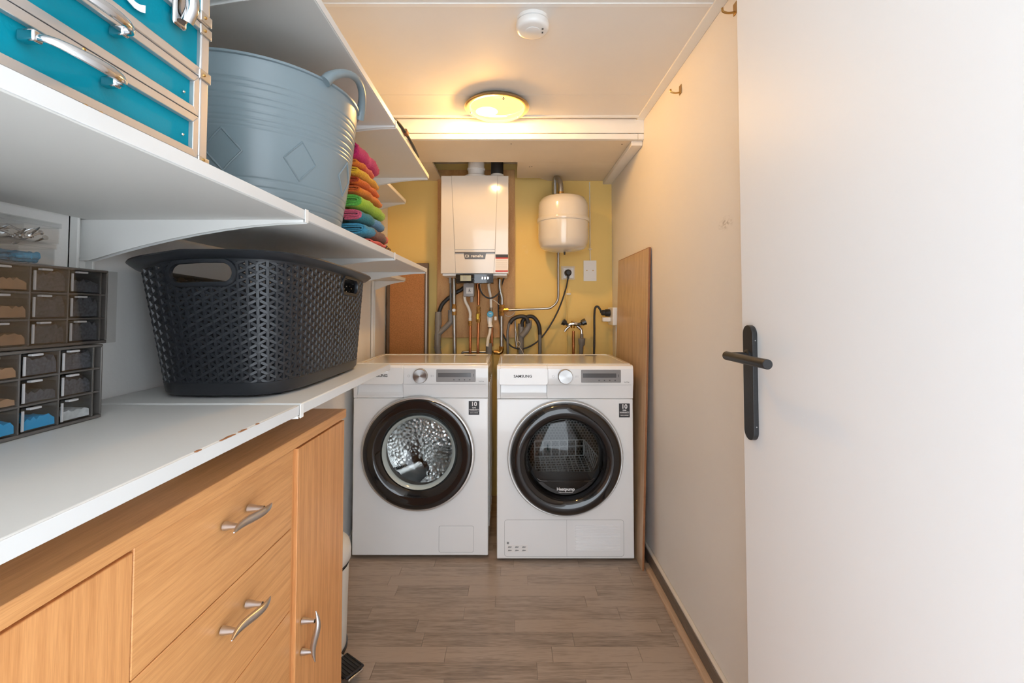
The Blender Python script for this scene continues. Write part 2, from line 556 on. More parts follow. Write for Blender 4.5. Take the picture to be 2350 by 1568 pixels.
ceil = struct('ceiling', MB().box(XL - .1, XR + .1, YF, YB + .1, ZC + .01, 2.2), 'soffit_beige', 'low white panelled ceiling with boxed-in soffit at the back', smooth=False)
for y0, y1 in ((YF, 1.259), (1.271, 1.8115), (1.8135, 2.03)):
    MB().box(XL, XR, y0, y1, ZC, ZC + .011).build('panel', 'ceiling_white', ceil, bevel=.001)
MB().box(XL, .572, 1.257, 1.273, ZC - .003, ZC + .002).build('cover_strip', 'trim_white', ceil, bevel=.001)
MB().box(XL, .572, 2.006, 2.026, ZC - .006, ZC + .002).build('cover_strip', 'trim_white', ceil, bevel=.002)
MB().box(.570, XR, YF, 2.045, ZC - .006, ZC + .002).build('corner_trim', 'trim_white', ceil, bevel=.002)
MB().box(XL, XR, 2.045, 2.066, 1.9, ZC + .002).build('bulkhead_board', 'trim_white', ceil, bevel=.0015)
MB().box(XL, XR - .028, 2.045, 2.066, ZS, 1.8975).build('bulkhead_strip', 'trim_white', ceil, bevel=.0015)
MB().box(XR - .027, XR, 2.045, 2.066, ZS, 1.8975).build('bulkhead_strip', 'trim_white', ceil, bevel=.0015)
# soffit boards with the cut-out for the flue
MB().box(XL, XR, 2.0665, 2.369, ZS, ZS + .012).build('soffit_panel', 'soffit_beige', ceil, smooth=False)
MB().box(XL, -.417, 2.370, 2.462, ZS, ZS + .012).build('soffit_panel', 'soffit_beige', ceil, smooth=False)
MB().box(XL, -.417, 2.4635, YB, ZS, ZS + .012).build('soffit_panel', 'soffit_beige', ceil, smooth=False)
sp = MB(); sp.prism([(.034, 2.370), (XR, 2.370), (XR, YB), (.22, YB), (.17, 2.665), (.034, 2.66)], ZS, ZS + .012, axis='z')
sp.build('soffit_panel', 'soffit_beige', ceil, smooth=False)
MB().box(.553, XR - .001, 2.067, YB, ZS - .022, ZS).build('batten', 'ceiling_white', ceil, bevel=.002)
for p in ((.0, 2.105), (.10, 2.45), (.112, 2.445), (.52, 2.11)):
    MB().lathe([(0, -.0006), (.0035, -.0006), (.0035, .002)], 10, 'z', (p[0], p[1], ZS)).build('nail_hole', 'dark_recess', ceil)

# skirting on the right: oak beading on the floor, dark board, cream cap
bb = struct('baseboard_right', MB().box(.592, XR, YF, YB, 0, .062), 'skirting_cream', 'dark wooden skirting with cream top along the right wall', bevel=.003)
MB().box(.589, .5925, YF, YB, .001, .055).build('skirting_face', 'skirting_dark', bb, bevel=.001)
bead = MB(); bead.prism([(.566, 0), (.5895, 0), (.5895, .011), (.574, .011), (.568, .007)], YF, 1.99, axis='y')
bead.build('beading', 'oak_strip', bb, bevel=.001)
MB().box(XL, XL + .012, 1.55, YB, 0, .07).build('baseboard_left', 'plaster_white', None, bevel=.002)
tag(bpy.data.objects['baseboard_left'], 'white painted skirting beside the washing machine', None, None, 'structure')

# ---------------------------------------------------------------- the open door
door = struct('door_1', MB().box(.503, .543, .150, .993, .008, 1.952), 'door_white', 'smooth white door standing open against the right wall', bevel=.0015)
hp = MB(); cy, z0, z1, hw = .951, .829, 1.066, .0195
poly = [(cy + hw * math.cos(a), z1 - hw + hw * math.sin(a)) for a in [R(i * 9) for i in range(21)]] + \
       [(cy - hw * math.cos(a), z0 + hw - hw * math.sin(a)) for a in [R(i * 9) for i in range(21)]]
hp.prism(poly, .4925, .503, axis='x')
plate = hp.build('handle_plate', 'anthracite_metal', door, bevel=.001)
zc = 1.0025
MB().lathe([(.0125, 0), (.0125, -.003), (.010, -.0045), (.0075, -.005)], 24, 'x', (.4925, cy, zc)).build('collar', 'anthracite_metal', plate)
lev = MB()
lev.tube(smoothpath([(.4925, cy, zc), (.470, cy, zc), (.458, cy - .001, zc), (.4505, cy - .008, zc), (.4495, cy - .022, zc)], 6), .0075, 16)
lever = lev.build('lever', 'anthracite_metal', plate)
MB().tube([(.4495, cy + .004, zc), (.4495, cy + .002, zc), (.4495, cy - .150, zc), (.4495, cy - .1510, zc)], [.0080, .0090, .0090, .0082], 24).build('grip', 'anthracite_metal', lever)
for zz in (.86, 1.035):
    MB().lathe([(0, -.0008), (.0012, -.0008), (.0012, .001)], 8, 'y', (.498, cy - hw - .0002, zz)).build('grub_screw', 'chrome', plate)

# ---------------------------------------------------------------- shelving on the left wall
XS = -.354
RAILS = [(.775, 'near the drawer organisers'), (1.345, 'hidden by the basket'), (1.895, 'beside the washing machine'), (2.42, 'in the far corner')]
for yy, where in RAILS:
    r = thing('wall_rail', 'white slotted upright rail on the left wall ' + where, 'rail', (XL, yy, .75), group='slotted shelf uprights')
    m = MB()
    m.box(XL, XL + .003, yy - .017, yy + .017, .75, 1.72)
    m.build('rail_back', 'bracket_white', r)
    for s in (-1, 1):
        MB().box(XL, XL + .016, yy + s * .0145 - .0025, yy + s * .0145 + .0025, .75, 1.72).build('rail_flange', 'bracket_white', r, bevel=.001)
    sl = MB()
    for k in range(38):
        sl.box(XL + .0028, XL + .0034, yy - .0012, yy + .0012, .757 + k * .025, .771 + k * .025)
    o = sl.build('slots', 'dark_recess', r); o['kind'] = 'stuff'

def shelf(label, xa, y0, y1, zt, th=.018, m='white_laminate'):
    o = MB().box(XL + .017, xa, y0, y1, zt - th, zt).build('shelf_board', m, None, bevel=.0025, seg=3)
    MB().box(xa - .0005, xa + .0012, y0 + .0005, y1 - .0005, zt - th + .0008, zt - .0008).build('edge_band', 'edge_white', o, bevel=.0006)
    return tag(o, label, 'shelf', 'white wall shelf boards')
lowA = shelf('white shelf board carrying the drawer organisers', XS, -.06, .7640, .940)
lowB = shelf('white shelf board under the black laundry basket', XS, .7760, 1.336, .940)
mid = shelf('long white shelf board carrying the teal case, grey tub and towels', XS, -.06, 1.897, 1.270)
top = shelf('uppermost wide white shelf board just above the grey tub', XS, -.06, 1.935, 1.675)
shelf('short narrow white shelf in the far corner, upper one', -.566, 1.99, 2.43, 1.685)
shelf('short narrow white shelf in the far corner above the cork board', -.566, 1.99, 2.43, 1.266)

def bracket(label, yy, zb, tip, drop=.075, clip=True):
    """pressed steel bracket: deep at the wall, tapering to the front lip"""
    b = thing('shelf_bracket', label, 'bracket', (XL + .004, yy, zb), group='white shelf brackets')
    x0 = XL + .004
    L = tip - x0
    prof = [(x0, zb), (x0, zb - drop)]
    for k in range(9):
        t = k / 8
        prof.append((x0 + .02 + (L - .02) * t, zb - drop * (1 - t) ** 1.75 * .93 - .0045))
    prof.append((tip, zb))
    for s in (-1, 1):
        m = MB(); m.prism(prof, yy + s * .0068 - .0008, yy + s * .0068 + .0008, axis='y')
        m.build('bracket_side', 'bracket_white', b, smooth=False)
    t = MB(); t.box(x0, tip, yy - .0065, yy + .0065, zb - .0018, zb - .0002)
    t.build('bracket_top', 'bracket_white', b)
    if clip:
        c = MB(); c.box(tip + .0014, tip + .0030, yy - .0062, yy + .0062, zb - .004, zb + .0190)
        c.build('front_lip', 'bracket_white', b, bevel=.001)
    return b
for k, (cy_, cl_) in enumerate(((.575, .017), (.606, .009), (.640, .004), (.520, .005))):
    MB().prism([(XS - .0004 - .0008 * (k % 2), cy_ - cl_), (XS + .0015, cy_ - cl_ * .9), (XS + .0015, cy_ + cl_ * .8), (XS - .0014, cy_ + cl_ * .5), (XS - .0022, cy_ - cl_ * .1), (XS - .0008, cy_ - cl_ * .4)], .9392, .9402, axis='z').build('chipped_edge', 'panel_edge', lowA)
lv = {'lower': .922, 'middle': 1.252, 'upper': 1.657}
bracket('white bracket between the two lower shelf boards', .77, .9215, XS, .07)
bracket('white bracket hidden behind the laundry basket at the lower board end', 1.322, .9215, XS - .002, .07, clip=False)
bracket('white bracket under the middle shelf above the laundry basket handle', .778, 1.2518, XS, .07)
bracket('white bracket under the middle shelf below the towels', 1.372, 1.2518, XS, .07)
bracket('white bracket at the far end of the middle shelf', 1.888, 1.2518, XS - .004, .07, clip=False)
bracket('white bracket under the upper shelf behind the teal case', .778, 1.6568, XS, .07)
bracket('white bracket under the upper shelf above the towels', 1.372, 1.6568, XS, .07)
bracket('white bracket at the far end of the upper shelf', 1.925, 1.6568, XS - .004, .07, clip=False)
bracket('white bracket under the upper corner shelf', 2.42, 1.6668, -.57, .045, clip=False)
bracket('white bracket under the lower corner shelf', 2.42, 1.2478, -.57, .045, clip=False)

# dark strap with a buckle peeking over the upper shelf
st = thing('strap', 'dark brown strap with buckle lying along the edge of the upper shelf', 'strap', (-.372, 1.55, 1.675))
MB().tube(smoothpath([(-.360, 1.37, 1.680), (-.3515, 1.42, 1.681), (-.3495, 1.50, 1.682), (-.3495, 1.60, 1.681), (-.356, 1.72, 1.680)], 6), .0052, 8).build('webbing', 'anthracite_metal', st)
MB().box(-.362, -.3425, 1.475, 1.505, 1.6765, 1.693).build('buckle', 'panel_edge', st, bevel=.003)

# ---------------------------------------------------------------- beech chest under the shelves
CF, CN = Vector((-0.4319, 1.2022, 0.8385)), Vector((-0.4480, 0.4077, 0.8385))
ang = math.atan2(CF.x - CN.x, CF.y - CN.y)     # tiny turn of the chest towards the aisle
chest = thing('dresser', 'beech dresser with drawers, doors and wavy metal handles under the shelf', 'dresser', (CF.x, CF.y, 0), -ang)
# local axes: x outwards from the face, y along the chest (far end at 0), z up
CD, CL, CH = .285, 1.02, .8385
def cb(name, x0, x1, y0, y1, z0, z1, m, par=None, bev=.0012, **kw):
    return MB().box(x0, x1, y0, y1, z0, z1).build(name, m, par or chest, bevel=bev, local=True, **kw)
cb('top', -CD, 0, -CL - .004, 0, CH - .022, CH, 'beech_h')
cb('side_panel', -CD + .004, -.020, -.022, -.006, .0, CH - .022, 'beech_v')
cb('side_panel', -CD + .004, -.020, -CL + .006, -CL + .022, .0, CH - .022, 'beech_v')
cb('back_panel', -CD + .004, -CD + .008, -CL + .022, -.022, .05, CH - .022, 'beech_v')
cb('plinth', -.05, -.035, -CL + .022, -.022, .0, .06, 'beech_h')
def bow_handle(par, y, z, vert, L=.104, post=.063, out=.028):
    """two tapered posts and an S-shaped bar"""
    h = MB()
    n = 22
    pts, rs = [], []
    for k in range(n + 1):
        t = k / n - .5
        a = t * L
        o = out + math.sin(t * 2 * PI) * .0046
        pts.append((o, y, z + a) if vert else (o, y + a, z))
        rs.append(max(.0010, .0056 * (1 - (2 * abs(t)) ** 2.2) + .0010))
    h.tube(pts, rs, 12)
    o = h.build('handle', 'satin_nickel', par, local=True)
    for sgn in (-1, 1):
        d = sgn * post / 2
        c = (0, y + (0 if vert else d), z + (d if vert else 0))
        MB().lathe([(.0068, 0), (.0066, .004), (.0045, .016), (.0040, out - .002)], 16, 'x', c).build('post', 'satin_nickel', o, local=True)
    return o
# face measurements, metres from the far end
FX = -.004
cb('stile', -.022, FX - .006, -.2715, -.254, .06, CH - .022, 'beech_v')
zt = [.8165, .6590, .4975, .336, .1745]
for k in range(4):
    dr = cb('drawer', FX - .018, FX, -.6505, -.2722, max(zt[k + 1], .065) + .001, zt[k] - .001, 'beech_h')
    bow_handle(dr, -.4585, zt[k] - .051, False)
dr = cb('drawer', FX - .018, FX, -.6505, -.2722, .065, zt[4] - .001, 'beech_h')
bow_handle(dr, -.4585, .12, False)
rd = cb('cabinet_door', FX - .018, FX + .002, -.2530, -.0075, .065, .8110, 'beech_v')
bow_handle(rd, -.2285, .416, True)
ld = cb('cabinet_door', FX - .018, FX, -CL + .008, -.6520, .065, .8110, 'beech_v')
bow_handle(ld, -.680, .416, True)
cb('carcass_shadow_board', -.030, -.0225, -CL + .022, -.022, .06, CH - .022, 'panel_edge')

# ---------------------------------------------------------------- washing machine and tumble dryer
def circle(cx, cz, r, n=64, a0=0.0):
    return [(cx + r * math.cos(a0 + 2 * PI * k / n), cz + r * math.sin(a0 + 2 * PI * k / n)) for k in range(n)]

def square_ray(x0, x1, z0, z1, cx, cz, n=64):
    """points on a rectangle hit by rays from a centre, to pair with circle()"""
    out = []
    for k in range(n):
        a = 2 * PI * k / n
        dx, dz = math.cos(a), math.sin(a)
        t = 1e9
        if dx > 1e-9: t = min(t, (x1 - cx) / dx)
        if dx < -1e-9: t = min(t, (x0 - cx) / dx)
        if dz > 1e-9: t = min(t, (z1 - cz) / dz)
        if dz < -1e-9: t = min(t, (z0 - cz) / dz)
        out.append((cx + dx * t, cz + dz * t))
    # snap the nearest points to the corners so that the outline stays square
    for c in ((x0, z0), (x1, z0), (x1, z1), (x0, z1)):
        i = min(range(n), key=lambda q: (out[q][0] - c[0]) ** 2 + (out[q][1] - c[1]) ** 2)
        out[i] = c
    return out

def outline_groove(par, x0, x1, z0, z1, y, r=.008, w=.0011, name='seam'):
    MB().ring(rrect(x0, x1, z0, z1, r), rrect(x0 + w, x1 - w, z0 + w, z1 - w, r - w * .6), y - .0004, y + .001).build(name, 'print_grey', par, local=True)

def machine(name, label, X, Y, depth, dc, dryer):
    t = thing(name, label, 'washing machine' if not dryer else 'tumble dryer', (X, Y, 0))
    W = .30
    zb, zs, zt = .014 if not dryer else .010, .702, .852
    def B(nm, x0, x1, y0, y1, z0, z1, m, par=t, bev=.003, **kw):
        return MB().box(x0, x1, y0, y1, z0, z1).build(nm, m, par, bevel=bev, local=True, **kw)
    # cabinet shell: sides, back, top
    for s in (-1, 1):
        sd = B('side_panel', min(s * W, s * (W - .012)), max(s * W, s * (W - .012)), .022, depth, zb, .835, 'white_enamel')
        for k in range(5):
            B('pressed_rib', min(s * W, s * (W + .0016)), max(s * W, s * (W + .0016)), .09 + k * .075, .13 + k * .075, .10, .76, 'white_enamel', sd, .001)
    B('back_panel', -W + .012, W - .012, depth - .01, depth, zb, .835, 'galvanised')
    B('base_panel', -W + .012, W - .012, .03, depth - .01, zb, zb + .012, 'galvanised')
    tp = B('top_plate', -W + .002, W - .002, .022, depth, .834, zt, 'white_enamel', bev=.005, seg=3)
    m = MB(); m.ring(rrect(-W + .004, W - .004, .024, depth - .002, .004), rrect(-W + .022, W - .022, .036, depth - .018, .008), zt - .001, zt + .003, axis='z')
    m.build('top_rim', 'white_enamel', tp, bevel=.001, local=True)
    B('energy_label', .155, .215, depth - .070, depth - .045, zt, zt + .0006, 'print_dark', tp, 0)
    # front panel with the round door opening
    cx, cz, Rr = dc
    n = 96
    m = MB(); m.ring(square_ray(-W, W, zb, zs, cx, cz, n), circle(cx, cz, Rr * .90, n), 0, .02)
    fp = m.build('front_panel', 'white_enamel', t, bevel=.004, local=True, angle=.5)
    # control panel: sloping fascia on top, recess below
    pf = MB()
    prof = [(.0, zs + .0015), (-.002, .735), (-.008, .764), (-.010, .770), (-.010, .836), (-.004, .848), (.006, zt), (.024, zt), (.024, zs + .0015)]
    rec = [(.0, zs + .0015), (-.0012, .7125), (.003, .7155), (.013, .728), (.016, .745), (.014, .7655), (-.010, .770), (-.010, .836), (-.004, .848), (.006, zt), (.024, zt), (.024, zs + .0015)]
    pf.prism(prof, -W, -.2845, axis='x'); pf.prism(rec, -.2845, -.0785, axis='x'); pf.prism(prof, -.0785, W, axis='x')
    cp = pf.build('control_panel', 'white_enamel', t, bevel=.002, local=True, angle=.4)
    y = -.0102
    # detergent drawer / water tank front with scoop underneath
    dw = MB(); dw.prism(rrect(-.291, -.0755, .7655, .840, .012), -.0118, -.004)
    dw = dw.build('drawer_front', 'white_enamel', cp, bevel=.0015, local=True)
    # dial
    kb = MB(); kb.lathe([(.0325, 0), (.0325, -.003), (.031, -.004), (.031, -.018), (.0295, -.0205), (.0, -.0205)], 48, 'y', (0, y, .8035))
    knob = kb.build('dial', 'dial_metal', cp, local=True)
    # display
    dp = MB(); dp.prism(rrect(.070, .2445, .776, .8315, .003), y - .0016, y + .002)
    dp = dp.build('display', 'display_grey', cp, local=True, bevel=.0005)
    dk = MB(); dk.prism(rrect(.078, .224, .7975, .8165, .001), y - .0021, y - .001); dk.build('screen', 'display_dark', dp, local=True)
    for k in range(4):
        MB().box(.146 + k * .0235, .151 + k * .0235, y - .0021, y - .001, .7835, .788).build('icon', 'print_dark', dp, local=True)
    MB().box(.233, .2355, y - .0021, y - .001, .800, .812).build('icon', 'print_dark', dp, local=True)
    MB().box(-.0752, -.0745, y - .0004, y + .001, .7665, .840).build('seam', 'print_grey', cp, local=True)
    MB().box(-.0745, .289, y - .0002, y + .001, .7655, .7662).build('seam', 'print_grey', cp, local=True)
    MB().ring(circle(-.052, .8025, .0052, 20), circle(-.052, .8025, .0044, 20), y - .0004, y + .001).build('icon', 'print_grey', cp, local=True)
    ic = MB()
    for q in (.046, .0495, .0555): ic.box(q, q + .0008, y - .0004, y + .001, .798, .807)
    ic.build('icon', 'print_grey', cp, local=True)
    def tx(nm, body, size, mm, par, x, yy, z, **kw):
        return text(nm, body, size, mm, par, (X + x, Y + yy, z), **kw)
    tx('lettering', 'SAMSUNG', .0165, 'print_dark', dw, -.186, -.0121, .8035, bold=.0004, xs=1.06)
    tx('lettering', 'SmartThings', .0045, 'print_dark', cp, .270, y - .0003, .7785)
    # front seam under the control panel, rising over the door
    B('warranty_sticker', .2375 if dryer else .213, .285 if dryer else .2605, -.0009, .001, .622 if dryer else .629, .683 if dryer else .690, 'sticker_black', fp, 0)
    sx, sz = (.2613, .6525) if dryer else (.2368, .6595)
    tx('lettering', '10', .0265, 'print_white', fp, sx, -.0013, sz + .0165, bold=.0006)
    tx('lettering', 'YEAR', .0072, 'print_white', fp, sx, -.0013, sz + .0005, bold=.0002)
    tx('lettering', 'WARRANTY', .0076, 'print_white', fp, sx, -.0013, sz - .0085, bold=.0002)
    MB().box(sx - .021, sx + .021, -.0013, 0, sz - .0155, sz - .0149).build('rule', 'print_white', fp, local=True)
    tx('lettering', 'DIGITAL INVERTER', .0042, 'print_white', fp, sx, -.0013, sz - .022, bold=.0001)
    # feet
    for sx_ in (-.25, .26):
        ft = MB(); ft.lathe([(0, 0), (.021, 0), (.023, .003), (.020, .008), (.010, .010), (.008, zb + .013)], 20, 'z', (sx_, .06, 0))
        ft.build('foot', 'black_rubber', t, local=True)
        ft = MB(); ft.lathe([(0, 0), (.021, 0), (.023, .003), (.020, .008), (.010, .010), (.008, zb + .013)], 20, 'z', (sx_, depth - .06, 0))
        ft.build('foot', 'black_rubber', t, local=True)
    # door
    d = MB()
    if dryer:
        d.lathe([(Rr * .92, .001), (Rr * 1.0, -.002), (Rr * 1.005, -.012), (Rr * .985, -.019), (Rr * .96, -.019), (Rr * .93, -.010)], n, 'y', (cx, 0, cz))
    else:
        d.lathe([(Rr * .92, .001), (Rr * 1.0, -.002), (Rr * 1.005, -.018), (Rr * .985, -.026), (Rr * .955, -.026), (Rr * .93, -.016)], n, 'y', (cx, 0, cz))
    dr = d.build('door', 'brushed_steel', t, local=True, angle=.9)
    bz = MB()
    if dryer:
        pr = [(Rr * .975, -.006)]
        for k in range(15):
            a = PI * (k / 14)
            pr.append((Rr * (.82 + .145 * math.cos(a)), -.018 - .036 * math.sin(a) ** .9))
        pr += [(Rr * .67, -.010), (Rr * .655, .004)]
    else:
        pr = [(Rr * .975, -.010), (Rr * .96, -.0275), (Rr * .93, -.030), (Rr * .86, -.031), (Rr * .84, -.029), (Rr * .80, -.0305), (Rr * .76, -.026), (Rr * .70, -.014), (Rr * .665, -.006), (Rr * .65, .004)]
    bz.lathe(pr, n, 'y', (cx, 0, cz))
    bz.build('door_ring', 'black_gloss', dr, local=True, angle=1.2)
    # rubber/plastic funnel behind the glass, then the drum
    fn = MB(); fn.lathe([(Rr * .90, .012), (Rr * .66, .004), (Rr * .655, .02), (Rr * .64, .075)], n, 'y', (cx, 0, cz))
    fn.build('gasket', 'pvc_grey' if not dryer else 'black_plastic', t, local=True)
    dm = MB(); rd = .238
    dm.lathe([(Rr * .64, .07), (rd, .08), (rd, .40), (.0, .40)] if not dryer else [(Rr * .64, .07), (rd, .08), (rd, .41)], 64, 'y', (cx, 0, cz + .0))
    drum = dm.build('drum', 'drum_steel', t, local=True, angle=.5)
    if not dryer:
        for a in (228, 348, 108):
            lf = MB()
            rows = []
            for k in range(13):
                u = k / 12
                row = []
                for q in range(9):
                    v = q / 8 - .5
                    w = .095 * (1 - .35 * u)
                    hgt = .075 * math.cos(v * PI) ** .8 * (1 - .2 * u) if abs(v) < .5 else 0
                    aa = R(a) + v * w / rd * 2.0 + u * .35
                    rr = rd - .002 - hgt
                    row.append((cx + rr * math.cos(aa), .09 + .28 * u, cz + rr * math.sin(aa)))
                rows.append(row)
            lf.grid(rows)
            lft = lf.build('paddle', 'brushed_steel', drum, local=True, angle=1.0)
            ho = MB()
            for k in range(10):
                u = .12 + .07 * k
                for q in (.22, .32):
                    v = q - .5
                    w = .095 * (1 - .35 * u)
                    aa = R(a) + v * w / rd * 2.0 + u * .35
                    rr = rd - .0035 - .075 * math.cos(v * PI) ** .8 * (1 - .2 * u)
                    ho.disc((cx + rr * math.cos(aa), .09 + .28 * u - .001, cz + rr * math.sin(aa)), .0042, 'y', 10)
            o = ho.build('holes', 'dark_recess', lft, local=True); o['kind'] = 'stuff'
        # bowl glass
        gl = MB(); gl.lathe([(Rr * .655, -.004), (Rr * .64, .000), (Rr * .60, .012), (Rr * .56, .05), (Rr * .52, .085), (Rr * .42, .098), (Rr * .20, .103), (.0005, .104)], 64, 'y', (cx, 0, cz))
        gl.build('door_glass', 'clear_glass', dr, local=True, angle=1.2)
        gr = MB(); gr.lathe([(Rr * .655, -.005), (Rr * .645, -.008), (Rr * .60, .004), (Rr * .59, .012), (Rr * .645, .012)], 64, 'y', (cx, 0, cz), close=True)
        gr.build('glass_rim', 'glass_green', dr, local=True, angle=1.2)
        # pump filter flap
        outline_groove(fp, .083, .2365, .028, .143, 0, .008)
    else:
        bp = MB(); bp.disc((cx, .405, cz), rd, 'y', 64); bp.build('drum_back', 'perforated_steel', drum, local=True)
        hb = MB(); hb.lathe([(.075, .404), (.070, .392), (.055, .388), (.050, .394), (.0, .394)], 40, 'y', (cx, 0, cz + .12)); hb.build('drum_hub', 'brushed_steel', drum, local=True)
        pd = MB(); pd.hexa([(cx + .10, .10, cz + .10), (cx + .19, .10, cz + .09), (cx + .19, .39, cz + .09), (cx + .10, .39, cz + .10),
                            (cx + .12, .10, cz + .155), (cx + .16, .10, cz + .17), (cx + .16, .39, cz + .17), (cx + .12, .39, cz + .155)])
        pd.build('paddle', 'brushed_steel', drum, local=True, bevel=.02, seg=4)
        # flat window: clear upper field, dark lower field with print
        gl = MB(); gl.lathe([(Rr * .665, -.006), (Rr * .62, -.014), (Rr * .4, -.020), (.0005, -.022)], 64, 'y', (cx, 0, cz))
        gl.build('door_glass', 'dark_glass', dr, local=True, angle=1.2)
        lo = MB()
        zl = cz - Rr * .255
        pts = [(cx + Rr * .645 * math.cos(a), cz + Rr * .645 * math.sin(a)) for a in [R(203 + 134 * k / 30) for k in range(31)]]
        wl, wr = cx - Rr * .44, cx + Rr * .47
        pts += [(wr + .028, zl + .028), (wr + .018, zl + .008), (wr, zl), (wl, zl), (wl - .018, zl + .008), (wl - .028, zl + .028)]
        lo.prism(pts, .002, .004)
        lo.build('window_mask', 'black_plastic', dr, local=True)
        tr = MB(); zz = cz - Rr * .385
        tr.tube([(cx - Rr * .49, -.0150, zz + .010), (cx - Rr * .43, -.0158, zz + .001), (cx - Rr * .38, -.0165, zz), (cx + Rr * .38, -.0165, zz), (cx + Rr * .43, -.0158, zz + .001), (cx + Rr * .50, -.0150, zz + .012)], .0008, 6)
        tr.build('chrome_line', 'chrome', dr, local=True)
        lp = MB(); lp.prism([(cx + Rr * .62 * math.cos(a), cz + Rr * .62 * math.sin(a)) for a in [R(220 + 100 * k / 24) for k in range(25)]], -.0155, -.0145)
        lp.build('print_field', 'black_gloss', dr, local=True)
        tx('lettering', 'Heatpump', .0185, 'print_white', dr, cx, -.0168, cz - Rr * .525, bold=.0004)
        tx('lettering', 'TECHNOLOGY', .0058, 'print_white', dr, cx, -.0168, cz - Rr * .578, xs=1.6)
        # heat exchanger flap and air grille
        outline_groove(fp, -.267, .2545, .020, .179, 0, .012)
        MB().box(.0052, .0059, -.0005, .001, .021, .178).build('seam', 'print_grey', fp, local=True)
        for k in range(10):
            zz = .0465 + k * .0113
            m = MB(); m.prism([(.0, zz), (-.0042, zz + .0015), (-.0035, zz + .0045), (.0, zz + .0062)], .043, .239, axis='x')
            m.build('louvre', 'white_enamel', fp, local=True, bevel=.0005)
        B('instruction_sticker', -.257, -.164, -.0006, .0005, .040, .0705, 'paper_white', fp, 0)
        for r_ in range(2):
            for q in range(3):
                x0 = -.252 + q * .031; z0 = .0425 + r_ * .0145
                ic = MB(); ic.hexa([(x0, -.0010, z0 + .001), (x0 + .014, -.0010, z0 + .002), (x0 + .014, 0, z0 + .002), (x0, 0, z0 + .001), (x0 + .003, -.0010, z0 + .008), (x0 + .019, -.0010, z0 + .006), (x0 + .019, 0, z0 + .006), (x0 + .003, 0, z0 + .008)])
                ic.build('pictogram', 'print_grey', fp, local=True)
        MB().box(-.2565, -.247, -.0010, 0, .074, .0835).build('pictogram', 'print_grey', fp, local=True)
    return t

mat('glass_green', (.55, .62, .60), .1, var=.02, coat=.5)
WX, WY, DX, DY = -.402, 2.04, .2375, 2.02
washer = machine('washing_machine', 'white front-loading washing machine with steel drum behind round glass', WX, WY, .45, (-.008, .4635, .2495), False)
dryer = machine('tumble_dryer', 'white heat pump tumble dryer with drying rack behind dark round window', DX, DY, .46, (-.0005, .4485, .2515), True)

mat('rack_plastic', (.80, .81, .80), .4, var=.02)
# white wire drying rack standing inside the dryer drum
rk = thing('drying_rack', 'pale plastic drying rack seen through the dryer window', 'rack', (DX, DY + .2, .33), R(6))
def rod(mb, a, b, w=.0035):
    mb.tube([a, b], w, 6)
fr = MB()
for zz in (.0, .045, .075): rod(fr, (-.125, 0, .06 + zz), (.115, 0, .06 + zz), .003)
for k in range(7): rod(fr, (-.125 + k * .04, 0, .06), (-.125 + k * .04, 0, .135), .003)
fr.build('rack_front', 'rack_plastic', rk, local=True)
bt = MB()
for k in range(11): rod(bt, (-.13 + k * .026, -.085, .0), (-.125 + k * .024, 0, .06), .0022)
for k in range(9): rod(bt, (-.13, -.085 + k * .0105, .0 + k * .0074), (.13 - k * .0017, -.085 + k * .0105, .0 + k * .0074), .0016)
bt.build('rack_bottom', 'rack_plastic', rk, local=True)
sd = MB()
for k in range(9): rod(sd, (.117 + k * .003, -.008 - .009 * k, .065 - .006 * k), (.123 + k * .006, .0 - .007 * k, .128 - .008 * k), .0022)
rod(sd, (.117, 0, .135), (.175, -.085, .06), .003)
sd.build('rack_side', 'rack_plastic', rk, local=True)

mat('lamp_rim', (.60, .46, .28), .3, metal=1, var=.05)
# ---------------------------------------------------------------- ceiling lamp and smoke detector
lx, ly = -.060, 1.892
lamp = thing('ceiling_lamp', 'round flush ceiling lamp with brass-toned rim and glowing frosted glass', 'lamp', (lx, ly, ZC))
m = MB(); m.lathe([(.0, 0), (.118, 0), (.120, -.004), (.134, -.012), (.137, -.018), (.133, -.022), (.112, -.019), (.110, -.017)], 64, 'z', (lx, ly, ZC))
m.build('lamp_plate', 'lamp_rim', lamp, angle=1.0)
m = MB(); m.lathe([(.116, -.020)] + [(.116 * math.cos(a), -.020 - .040 * math.sin(a)) for a in [R(6 * k) for k in range(1, 15)]] + [(.001, -.060)], 64, 'z', (lx, ly, ZC))
m.build('lamp_shade', 'lamp_glass', lamp, angle=1.2)
for a in (35, 170, 285):
    c = (lx + .112 * math.cos(R(a)), ly + .112 * math.sin(R(a)), ZC)
    MB().lathe([(.0, -.034), (.004, -.033), (.0055, -.029), (.0045, -.025), (.0025, -.022), (.0025, -.016)], 14, 'z', c).build('clip', 'chrome', lamp)
bl = bpy.data.lights.new('bulb', 'POINT')
bl.energy = LAMP_POWER; bl.color = (1.0, .66, .38); bl.shadow_soft_size = .028
bo = bpy.data.objects.new('bulb', bl); COL.objects.link(bo)
bo.parent = lamp; bo.location = (-.042, -.010, -.038)
bt_ = NT('bulb_glass'); bt_.n.remove(bt_.b)
_tr = bt_.new('ShaderNodeBsdfTransparent'); _em = bt_.new('ShaderNodeEmission'); _em.inputs['Color'].default_value = (1, .86, .55, 1); _em.inputs['Strength'].default_value = 7.0
_ad = bt_.new('ShaderNodeAddShader'); bt_.l.new(_tr.outputs[0], _ad.inputs[0]); bt_.l.new(_em.outputs[0], _ad.inputs[1]); bt_.l.new(_ad.outputs[0], bt_.out.inputs['Surface'])
bc_ = (lx - .042, ly - .010, ZC - .038)
